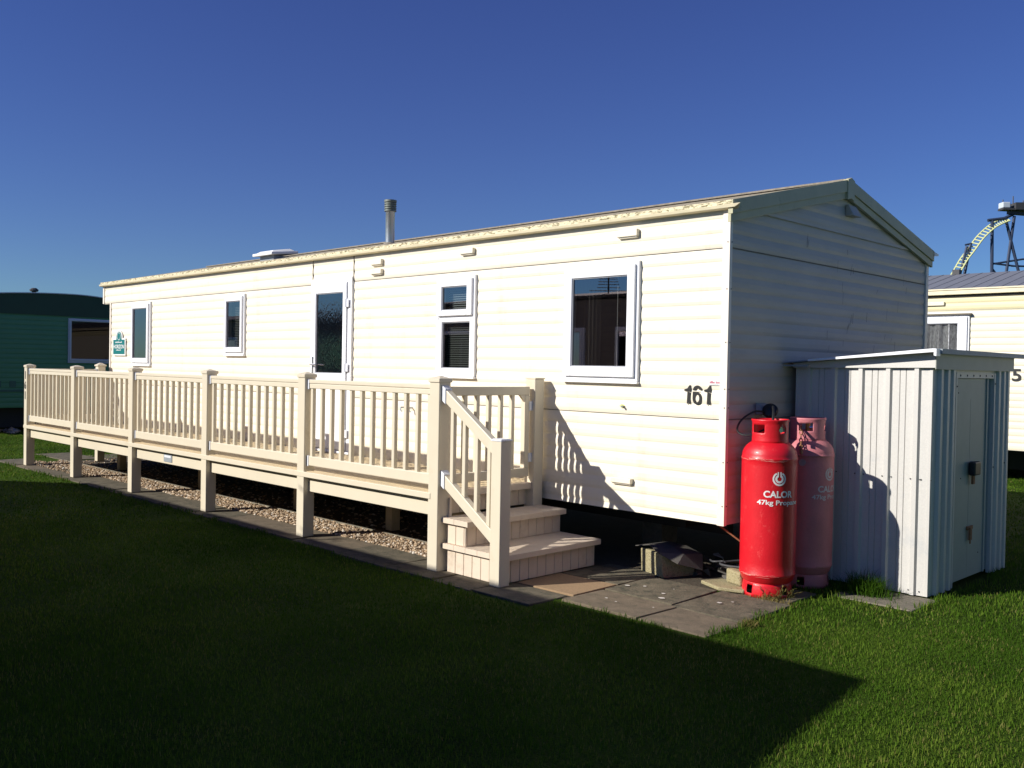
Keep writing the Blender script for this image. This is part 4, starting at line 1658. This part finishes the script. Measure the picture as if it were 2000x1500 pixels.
def blades(name, x, y, z, h, wd, rnd, lean=.45, material='grass_blade'):
    N_ = len(x)
    a = rng.uniform(0, 2 * math.pi, N_)
    la = rng.uniform(0, 2 * math.pi, N_)
    ln = rng.uniform(0, lean, N_) ** 1.0 * h * 1.3
    dx, dy = np.cos(a) * wd / 2, np.sin(a) * wd / 2
    lx, ly = np.cos(la) * ln, np.sin(la) * ln
    V = np.zeros((N_, 5, 3))
    V[:, 0] = np.stack([x - dx, y - dy, z], -1)
    V[:, 1] = np.stack([x + dx, y + dy, z], -1)
    V[:, 2] = np.stack([x + dx * .75 + lx * .35, y + dy * .75 + ly * .35, z + h * .55], -1)
    V[:, 3] = np.stack([x - dx * .75 + lx * .35, y - dy * .75 + ly * .35, z + h * .55], -1)
    V[:, 4] = np.stack([x + lx, y + ly, z + h * (1 - .25 * ln / (h + 1e-6))], -1)
    idx = (np.arange(N_) * 5)[:, None]
    F = np.concatenate([idx + np.array([0, 1, 2]), idx + np.array([0, 2, 3]), idx + np.array([3, 2, 4])], 1).ravel()
    return raw_mesh(name, V.reshape(-1, 3), F, 3, material, np.repeat(rnd, 5))


def vnoise(x, y, s, seed):
    r2 = np.random.default_rng(seed)
    G = r2.random((64, 64))
    u, v = x * s + 100, y * s + 100
    i, j = np.floor(u).astype(int), np.floor(v).astype(int)
    fu, fv = u - i, v - j
    fu, fv = fu * fu * (3 - 2 * fu), fv * fv * (3 - 2 * fv)
    g_ = lambda a, b: G[a % 64, b % 64]
    return (g_(i, j) * (1 - fu) + g_(i + 1, j) * fu) * (1 - fv) + (g_(i, j + 1) * (1 - fu) + g_(i + 1, j + 1) * fu) * fv


def scatter(n_, x0, x1, y0, y1, cam_min, cam_max):
    x = rng.uniform(x0, x1, n_)
    y = rng.uniform(y0, y1, n_)
    # ground must lie within a generous wedge in front of the camera
    dx, dy = x - 3.83, y + 6.06
    f = dx * -.709 + dy * .705
    s = dx * .7045 + dy * .7095
    k = (f > cam_min) & (f <= cam_max) & (np.abs(s) < f * .68 + 1.2)
    jx = (vnoise(x, y, 5.0, 21) - .62) * .12 + (vnoise(x, y, 25.0, 22) - .5) * .07
    jy = (vnoise(x, y, 5.0, 23) - .5) * .12 + .03 + (vnoise(x, y, 25.0, 24) - .5) * .07
    for r in EXC:
        k &= ~inside(x + jx, y + jy, r)
    return x[k], y[k]


allb = []
for (n_, a, b_, hh, ww) in ((1000000, 1.5, 6.0, .025, .0036), (750000, 6.0, 9.5, .026, .0054), (460000, 9.5, 24.0, .024, .011)):
    x, y = scatter(n_, *((-6, 7, -7, 4) if b_ < 7 else ((-9, 9, -7, 6) if b_ < 10 else (-20, 6, -5, 16))), a, b_)
    clump = vnoise(x, y, 5.0, 3) * .5 + vnoise(x, y, 1.3, 4) * .5
    fine = vnoise(x, y, 22.0, 5)
    h = hh * (.45 + .75 * clump + .5 * fine * rng.random(len(x))) * rng.uniform(.6, 1.25, len(x))
    edge = np.zeros(len(x), bool)
    for r in EXC:
        edge |= inside(x, y, (r[0] - .07, r[1] + .07, r[2] - .07, r[3] + .07))
    h = np.where(edge, h * 1.9, h)
    rnd = np.clip(-.02 + .75 * (.5 * vnoise(x, y, 2.2, 8) + .5 * vnoise(x, y, .8, 18)) * rng.uniform(.4, 1.3, len(x)) + .25 * rng.random(len(x)), 0, .93)
    dry = rng.random(len(x)) < .03 + .10 * (vnoise(x, y, 3.0, 9) > .62)
    rnd[dry] = 1.0
    allb.append((x, y, h, np.full(len(x), ww) * rng.uniform(.7, 1.3, len(x)), rnd))
X, Y, H, WD, RN = [np.concatenate([q[i] for q in allb]) for i in range(5)]
go = blades('grass', X, Y, np.full(len(X), -.013), H, WD, RN)
tag(go, kind='stuff')
go['label'] = 'short green lawn grass around the caravan and shed'
print('blades', len(X))


def tuft(name, cx, cy, sx, sy, n_, h0, h1, material, label, cat, wd=.004, lean=.9, rlo=0, rhi=1):
    x = cx + rng.normal(0, sx, n_)
    y = cy + rng.normal(0, sy, n_)
    h = rng.uniform(h0, h1, n_) * np.exp(-(((x - cx) / sx) ** 2 + ((y - cy) / sy) ** 2) * .15)
    o_ = blades(name, x, y, np.full(n_, -.01), h, np.full(n_, wd) * rng.uniform(.6, 1.4, n_), rng.uniform(rlo, rhi, n_), lean, material)
    return tag(o_, label, cat)


tuft('grass_tuft', .78, .72, .11, .07, 700, .08, .24, 'grass_blade', 'tall dark grass tuft growing against the side of the metal shed', 'grass tuft', .005, .8, 0, .4)
# straggly dry weed round the foot of the red cylinder
mb = MB()
for _ in range(46):
    a = R(CAMA + random.uniform(-10, 85))
    r_ = random.uniform(.19, .19)
    x, y = .295 + r_ * math.cos(a), .14 + r_ * math.sin(a)
    p = Vector((x, y, 0))
    pts_ = [p.copy()]
    d = Vector((random.uniform(-1, 1), random.uniform(-1, 1), random.uniform(.4, 1.6))).normalized()
    for k in range(random.randint(3, 6)):
        p = p + d * random.uniform(.012, .024)
        d = (d + Vector((random.uniform(-.6, .6), random.uniform(-.6, .6), random.uniform(-.5, .3)))).normalized()
        p.z = max(p.z, .003)
        pts_.append(p.copy())
        if random.random() < .8:
            q = Vector((random.uniform(-1, 1), random.uniform(-1, 1), random.uniform(-.2, 1))).normalized()
            s_ = q.cross(Vector((0, 0, 1))).normalized() * .003
            mb.add([p, p + q * .012 + s_, p + q * .024, p + q * .012 - s_], [(0, 1, 2, 3)])
    mb.tube(pts_, .0014, 4)
wd_ = obj('weed', mb, 'weed')
at = wd_.data.attributes.new('rnd', 'FLOAT', 'POINT')
at.data.foreach_set('value', rng.random(len(wd_.data.vertices)).astype(np.float32))
tag(wd_, 'straggly brown weed around the foot of the red cylinder', 'weed')
o = tuft('dry_grass', .42, -.04, .10, .05, 420, .02, .06, 'weed', 'dry yellowish grass patch in front of the red cylinder', 'dry grass', .004, 1.0, .3, 1)
o['kind'] = 'stuff'
del o['category']
o = tuft('grass_tuft', .66, -.72, .03, .04, 160, .03, .07, 'weed', 'brownish grass tuft growing over the patio slab edge', 'grass tuft', .004, .9, .1, .8)
o['kind'] = 'stuff'
del o['category']


# ================================================================== NEIGHBOURING CARAVANS
def clad(mb_, p, q, z0, z1, holes_=()):
    """cladding on a vertical wall from p to q (xy); outward is to the right of p->q"""
    p, q = Vector(p).to_2d(), Vector(q).to_2d()
    d = (q - p)
    Ln = d.length
    d.normalize()
    nn = Vector((d.y, -d.x))
    siding(mb_, 0, Ln, z0, z1, z0, lambda u, z, dd: (p.x + d.x * u + nn.x * dd, p.y + d.y * u + nn.y * dd, z), holes_)


# --- cream and yellow caravan beyond the shed
cv = thing('static_caravan', 'cream caravan with yellow top band and slate roof, behind the shed', 'caravan', (2.0, 11.3, 0))
Y0, ZBn, ZTn = 9.48, .505, 2.97
wx0, wx1 = -3.4, -1.56
mb = MB()
clad(mb, (-3.9, Y0), (8.0, Y0), ZBn, 2.68, [(wx0 + 3.92, wx1 + 3.88, 1.42, 2.58)])
clad(mb, (8.0, Y0), (8.0, 13.2), ZBn, 2.97)
clad(mb, (-3.9, 13.2), (-3.9, Y0), ZBn, 2.97)
obj('wall', mb, 'cream_far', cv)
mb = MB()
clad(mb, (-3.9, Y0 - .012), (8.0, Y0 - .012), 2.68, 2.90)
obj('top_band', mb, 'yellow_band', cv)
mb = MB()
mb.box(-4.0, 8.1, Y0 - .09, Y0, 2.925, 2.99)
mb.box(-4.0, 8.1, Y0 - .10, Y0 - .02, 2.995, 3.02)
obj('gutter', mb, 'gutter', cv, bevel=.005)
mb = MB()
mb.box(-4.0, 8.1, Y0 - .03, Y0 + .0, 2.885, 2.925)
obj('eave_shadow_strip', mb, 'brown_band', cv)
mb = MB()
mb.prism([(Y0 - .08, 3.0), (11.35, 3.45), (13.3, 3.0)], 'x', -4.05, 8.15)
nrf = obj('roof', mb, 'slate_roof', cv)
mb = MB()
x = -4.0
while x < 8.1:
    mb.bar((x, Y0 - .075, 3.004), (x, 11.33, 3.450), .012, .004)
    x += .22
obj('roof_rib', mb, 'slate_roof', nrf)
mb = MB()
mb.box(-2.52, -2.40, 11.3, 11.42, 3.44, 3.53)
obj('roof_vent', mb, 'gasket', nrf)
PN = lambda u, d, z: (u, Y0 - d, z)
wn = window('window', (wx0, wx1, 1.40, 2.60), [(wx0 + .13, wx1 - .17, 1.52, 2.47)], cv, PN)
mb = MB()
mb.box(wx0 - .05, wx1 + .03, Y0 - .07, Y0, 2.60, 2.625)
obj('drip_strip', mb, 'brown_band', wn)
mb = MB()
vs = []
K = 60
for k in range(K):
    xx = wx0 + .14 + (wx1 - wx0 - .32) * k / (K - 1)
    yy = Y0 - .012 + .02 * math.sin(k * .9) + .008 * math.sin(k * 2.3)
    vs += [(xx, yy, 1.5), (xx, yy, 2.47)]
mb.add(vs, [(2 * k, 2 * k + 2, 2 * k + 3, 2 * k + 1) for k in range(K - 1)])
obj('net_curtain', mb, 'net', wn)
place_text('digit', text_fit('5', .13, .19, bold=.02), Matrix.Translation((-.86, Y0 - .015, 1.66)) @ FR, 'black_paint', cv)
mb = MB()
mb.box(-2.30, -1.95, Y0 - .05, Y0 - .01, 2.76, 2.82)
obj('wall_vent', mb, 'cream_far', cv, bevel=.006)
mb = MB()
mb.box(-3.8, 7.9, 10.2, 12.6, .15, .50)
obj('chassis', mb, 'chassis', cv)

# --- dark green caravan at the left
gv = thing('static_caravan', 'dark green caravan with shallow curved roof, at the far left', 'caravan', (-23.0, 1.4, 0))
GX = -18.5
gy0, gy1 = -.45, 3.75
mb = MB()
clad(mb, (GX, gy0), (GX, gy1), .55, 2.62, [(1.79 - gy0, 3.33 - gy0, 1.60, 2.56)])
clad(mb, (GX - 9, gy0), (GX, gy0), .55, 2.62)
obj('wall', mb, 'green_wall', gv)
mb = MB()
arc = [(gy0 - .06, 2.62)]
zt_ = lambda y: max(2.66, 3.12 - (.028 if y < 1.9 else .09) * (y - 1.9) ** 2)
for k in range(25):
    y = gy0 - .06 + (gy1 - gy0 + .12) * k / 24
    arc.append((y, zt_(y)))
arc.append((gy1 + .06, 2.62))
mb.prism(arc, 'x', GX + .03, GX - 9)
grf = obj('roof', mb, 'green_roof', gv)
mb = MB()
for (a, za), (b_, zb) in zip(arc[1:-1], arc[2:-1]):
    mb.bar((GX + .02, a, za + .008), (GX + .02, b_, zb + .008), .10, .02)
obj('roof_edge_trim', mb, 'frame_grey', grf)
mb = MB()
mb.lathe((GX - 1.2, 1.42), [(.05, 3.1), (.05, 3.22)], 12)
mb.lathe((GX - 1.2, 1.42), [(.09, 3.22), (.10, 3.26), (.05, 3.30)], 12, cap0=True, cap1=True)
obj('roof_vent', mb, 'machinery', grf)
PGn = lambda u, d, z: (GX + d, u, z)
mb = MB()
mb.box(GX - .5, GX - .3, 1.0, 3.7, 1.2, 2.7)
obj('inner_lining', mb, 'dark_room', gv)
window('window', (1.77, 3.35, 1.58, 2.58), [(1.83, 3.29, 1.65, 2.52)], gv, PGn, fmat='frame_grey', glassm='glass_dim')
mb = MB()
for k in range(14):
    y = gy0 + .1 + k * .30
    mb.box(GX, GX + .018, y, y + .13, 1.00, 1.14)
mb.box(GX, GX + .02, gy0, gy1, .90, .945)
obj('stripe', mb, 'green_trim', gv)
mb = MB()
mb.box(GX - 8.8, GX - .3, .2, 3.2, .10, .55)
obj('chassis', mb, 'chassis', gv)
# pale stones at its foot
sp = np.stack([rng.uniform(-18.9, -18.3, 70), rng.uniform(-.6, 2.4, 70), rng.uniform(.0, .05, 70)], -1)
g2 = pebbles('stone_edging', sp, .04, .10)
tag(g2, kind='stuff')
g2['label'] = 'pale rubble stones along the foot of the green caravan'

# --- caravan behind the photographer's left: casts the big lawn shadow, seen in the window reflections
sv = thing('static_caravan', 'tan caravan opposite, out of frame, reflected in the windows', 'caravan', (-6.5, -8, 0))
OX, OY = .10, .395
foot = [(p + OX, q + OY) for p, q in [(-.86, -6.13), (-11.25, -6.25), (-12.35, -7.15), (-12.35, -9.0), (-11.2, -9.75), (-.86, -9.75)]]
mb = MB()
wins_s = [(3.9, 4.9), (5.6, 6.5), (8.4, 9.3), (1.2, 2.2)]
hs_ = [(10.39 - b_, 10.39 - a, 1.45, 2.3) for a, b_ in wins_s]
pp = list(foot)
for i in range(len(pp)):
    p, q = pp[i], pp[(i + 1) % len(pp)]
    clad(mb, q, p, .5, 2.78, hs_ if i == 0 else ())
obj('wall', mb, 'wall_tan', sv)
mb = MB()
eave = [(p + OX, q + OY) for p, q in [(-.79, -6.09), (-11.3, -6.20), (-12.5, -7.15), (-12.5, -9.0), (-11.3, -9.8), (-.79, -9.8)]]
ra, rb_ = (-.79 + OX, -7.94 + OY), (-11.4 + OX, -8.08 + OY)
vs = [(*p, 2.80) for p in eave] + [(*p, 2.85) for p in eave] + [(*ra, 3.085), (*rb_, 3.085)]
fs = [(0, 1, 2, 3, 4, 5)] + [(i, (i + 1) % 6, (i + 1) % 6 + 6, i + 6) for i in range(6)]
fs += [(6, 7, 13, 12), (7, 8, 13), (8, 9, 13), (9, 10, 13), (10, 11, 12, 13), (11, 6, 12)]
mb.add(vs, fs)
obj('roof', mb, 'brown_band', sv)
mb = MB()
mb.add([(-.80 + OX, q + OY, z) for q, z in ((-6.12, .5), (-9.76, .5), (-9.76, 2.81), (-7.94, 3.05), (-6.12, 2.81))], [(0, 1, 2, 3, 4)])
obj('gable', mb, 'wall_tan', sv)
for a, b_ in wins_s:
    def PS(u, d, z):
        t = u / 10.393
        x_ = -.86 + OX - 10.39 * t
        y_ = -6.13 + OY - .12 * t
        return (x_ - .023 * d, y_ + d, z)
    window('window', (a - .02, b_ + .02, 1.43, 2.32), [(a + .06, b_ - .06, 1.5, 2.25)], sv, PS)
mb = MB()
mb.box(-11.2, -.80, -9.2, -6.1, -.05, .5)
obj('skirt', mb, 'chassis', sv)


def park_van(label, x0, x1, y0, y1, zt, rise, wallm, roofm, along='x'):
    t_ = thing('static_caravan', label, 'caravan', ((x0 + x1) / 2, (y0 + y1) / 2, 0))
    c = [(x0, y0), (x1, y0), (x1, y1), (x0, y1)]
    mb_ = MB()
    for i in range(4):
        clad(mb_, c[i], c[(i + 1) % 4], .5, zt - .05)
    if along == 'x':
        mb_.prism([(y0, zt - .06), (y1, zt - .06), ((y0 + y1) / 2, zt + rise - .04)], 'x', x0 + .005, x1 - .005)
    else:
        mb_.prism([(x0, zt - .06), (x1, zt - .06), ((x0 + x1) / 2, zt + rise - .04)], 'y', y0 + .005, y1 - .005)
    obj('wall', mb_, wallm, t_)
    mb_ = MB()
    o_ = .08
    if along == 'x':
        ym = (y0 + y1) / 2
        mb_.prism([(y0 - o_, zt - .05), (y0 - o_, zt), (ym, zt + rise), (y1 + o_, zt), (y1 + o_, zt - .05), (ym, zt + rise - .05)], 'x', x0 - o_, x1 + o_)
    else:
        xm = (x0 + x1) / 2
        mb_.prism([(x0 - o_, zt - .05), (x0 - o_, zt), (xm, zt + rise), (x1 + o_, zt), (x1 + o_, zt - .05), (xm, zt + rise - .05)], 'y', y0 - o_, y1 + o_)
    obj('roof', mb_, roofm, t_)
    mb_ = MB()
    mb_.box(x0 + .3, x1 - .3, y0 + .3, y1 - .3, -.05, .5)
    obj('skirt', mb_, 'chassis', t_)
    return t_


tv = park_van('second tan caravan opposite, beyond the bay-ended one, seen only in reflections', -25.0, -13.6, -10.6, -7.0, 2.85, .28, 'wall_tan', 'brown_band')
for a, b_ in ((-15.6, -14.6), (-18.6, -17.6), (-21.0, -20.2)):
    window('window', (a, b_, 1.45, 2.35), [(a + .08, b_ - .08, 1.53, 2.27)], tv, lambda u, d, z: (u, -7.0 + d, z))
sky_block_van = park_van('dark green caravan added right of the photographer, out of frame, to block sky light', 7.6, 11.3, -7.5, 4.2, 2.9, .35, 'green_wall', 'green_roof', 'y')  # unseen caravan added to cut sky fill on the end wall
for a, b_ in ((-5.5, -4.5), (-2.0, -1.2), (1.5, 2.5)):
    window('window', (a, b_, 1.45, 2.35), [(a + .08, b_ - .08, 1.53, 2.27)], sky_block_van, lambda u, d, z: (7.6 - d, u, z), glassm='glass_dim')
ae = thing('tv_aerial', 'television aerial on the opposite caravan, reflected in the large window', 'aerial', (-6.15, -6.2, 2.8))
AX, AY = -6.15, -6.15
mb = MB()
mb.tube([(AX, AY, 2.8), (AX, AY, 3.24)], .012, 8)
obj('mast', mb, 'machinery', ae)
mb = MB()
bd = Vector((.62, .78, 0))
pd = Vector((.78, -.62, 0))
p0 = Vector((AX, AY, 3.10))
mb.tube([p0 - bd * .5 - Vector((0, 0, .10)), p0 + bd * .5 + Vector((0, 0, .12))], .010, 6)
for t, wq in ((-.5, .34), (-.32, .20), (-.15, .18), (0, .17), (.15, .15), (.32, .14), (.48, .30)):
    c = p0 + bd * t + Vector((0, 0, .22 * t))
    mb.tube([c - pd * wq, c + pd * wq], .007, 5)
obj('antenna_boom', mb, 'machinery', ae)

# ================================================================== ROLLER COASTER (about 130 m away)
rc_ = thing('roller_coaster', 'distant roller coaster with pale yellow track on dark steel supports', 'roller coaster', (-38, 122, 0))


def leg(name, p, q, r_):
    mb_ = MB()
    p, q = Vector(p), Vector(q)
    d = (q - p) / (p.z - q.z)
    q = p + d * p.z
    mb_.tube([p, q], r_, 8)
    return obj(name, mb_, 'steel_blue', rc_, smooth=True)


leg('support_column', (-38.3, 122.3, 21.7), (-38.2, 122.3, 15.8), .21)
leg('support_column', (-37.1, 123.5, 22.0), (-35.9, 124.6, 15.9), .19)
leg('support_column', (-36.3, 124.3, 22.3), (-36.8, 123.7, 15.9), .19)
leg('support_column', (-40.2, 120.4, 18.6), (-40.6, 119.8, 15.0), .18)
leg('support_column', (-40.5, 120.0, 18.3), (-41.0, 119.4, 15.0), .18)
leg('support_column', (-34.6, 126.2, 22.6), (-33.8, 127.0, 16.0), .19)
mb = MB()
mb.tube([(-38.7, 121.9, 21.7), (-37.2, 123.4, 22.0), (-36.2, 124.4, 22.7)], .20, 8)
obj('top_beam', mb, 'steel_blue', rc_, smooth=True)
for a, b_ in (((-38.2, 122.3, 16.1), (-35.4, 125.1, 16.8)), ((-38.2, 122.3, 16.2), (-36.2, 124.3, 15.9)), ((-36.4, 124.1, 15.9), (-33.8, 126.9, 15.9)), ((-35.4, 125.1, 16.8), (-33.0, 127.5, 16.7)),
              ((-38.2, 122.3, 15.6), (-37.0, 123.5, 13.5)), ((-40.7, 119.9, 18.5), (-40.1, 120.5, 18.7))):
    mb = MB()
    mb.tube([a, b_], .12, 8)
    obj('cross_brace', mb, 'steel_blue', rc_, smooth=True)
trk = smooth_path([(-43.5, 117.0, 11.0), (-42.2, 118.3, 13.2), (-41.5, 119.0, 14.7), (-40.8, 119.7, 16.5), (-40.1, 120.4, 17.9), (-39.3, 121.2, 19.5), (-38.4, 122.2, 20.8), (-37.6, 123.0, 21.5), (-36.9, 123.7, 21.9)], 8)
mb = MB()
offs = []
for i, p in enumerate(trk):
    d = (trk[min(i + 1, len(trk) - 1)] - trk[max(i - 1, 0)]).normalized()
    side = Vector((.7, -.7, 0))
    nn = Vector((-.7045, -.7095, 0)) * d.z + Vector((0, 0, 1)) * math.hypot(d.x, d.y)
    nn.normalize()
    offs.append((p + nn * .27 - side * .45, p - nn * .27 + side * .45))
mb.tube([a for a, b_ in offs], .10, 6)
mb.tube([b_ for a, b_ in offs], .10, 6)
for i in range(0, len(offs), 2):
    a, b_ = offs[i]
    mb.tube([a, b_], .07, 5)
    c = (a + b_) / 2 - Vector((0, 0, .25))
obj('track', mb, 'track_yellow', rc_, smooth=True)
mb = MB()
mb.bar((-37.6, 123.1, 23.15), (-31.0, 129.8, 22.9), 1.4, .22)
mb.bar((-36.5, 124.2, 23.5), (-31.0, 129.8, 23.6), 1.6, .9)
mb.bar((-36.9, 123.8, 22.75), (-31.0, 129.8, 22.2), .7, .35)
for t in range(8):
    c = Vector((-37.4, 123.3, 23.3)).lerp(Vector((-31, 129.8, 23.1)), t / 7)
    mb.tube([c, c + Vector((0, 0, 1.1 + .5 * (t % 3 == 1)))], .07, 5)
obj('platform', mb, 'machinery', rc_)
mb = MB()
mb.bar((-37.6, 123.1, 23.65), (-36.9, 123.8, 23.65), 1.2, .75)
obj('train_car', mb, 'frame_grey', rc_, bevel=.1)
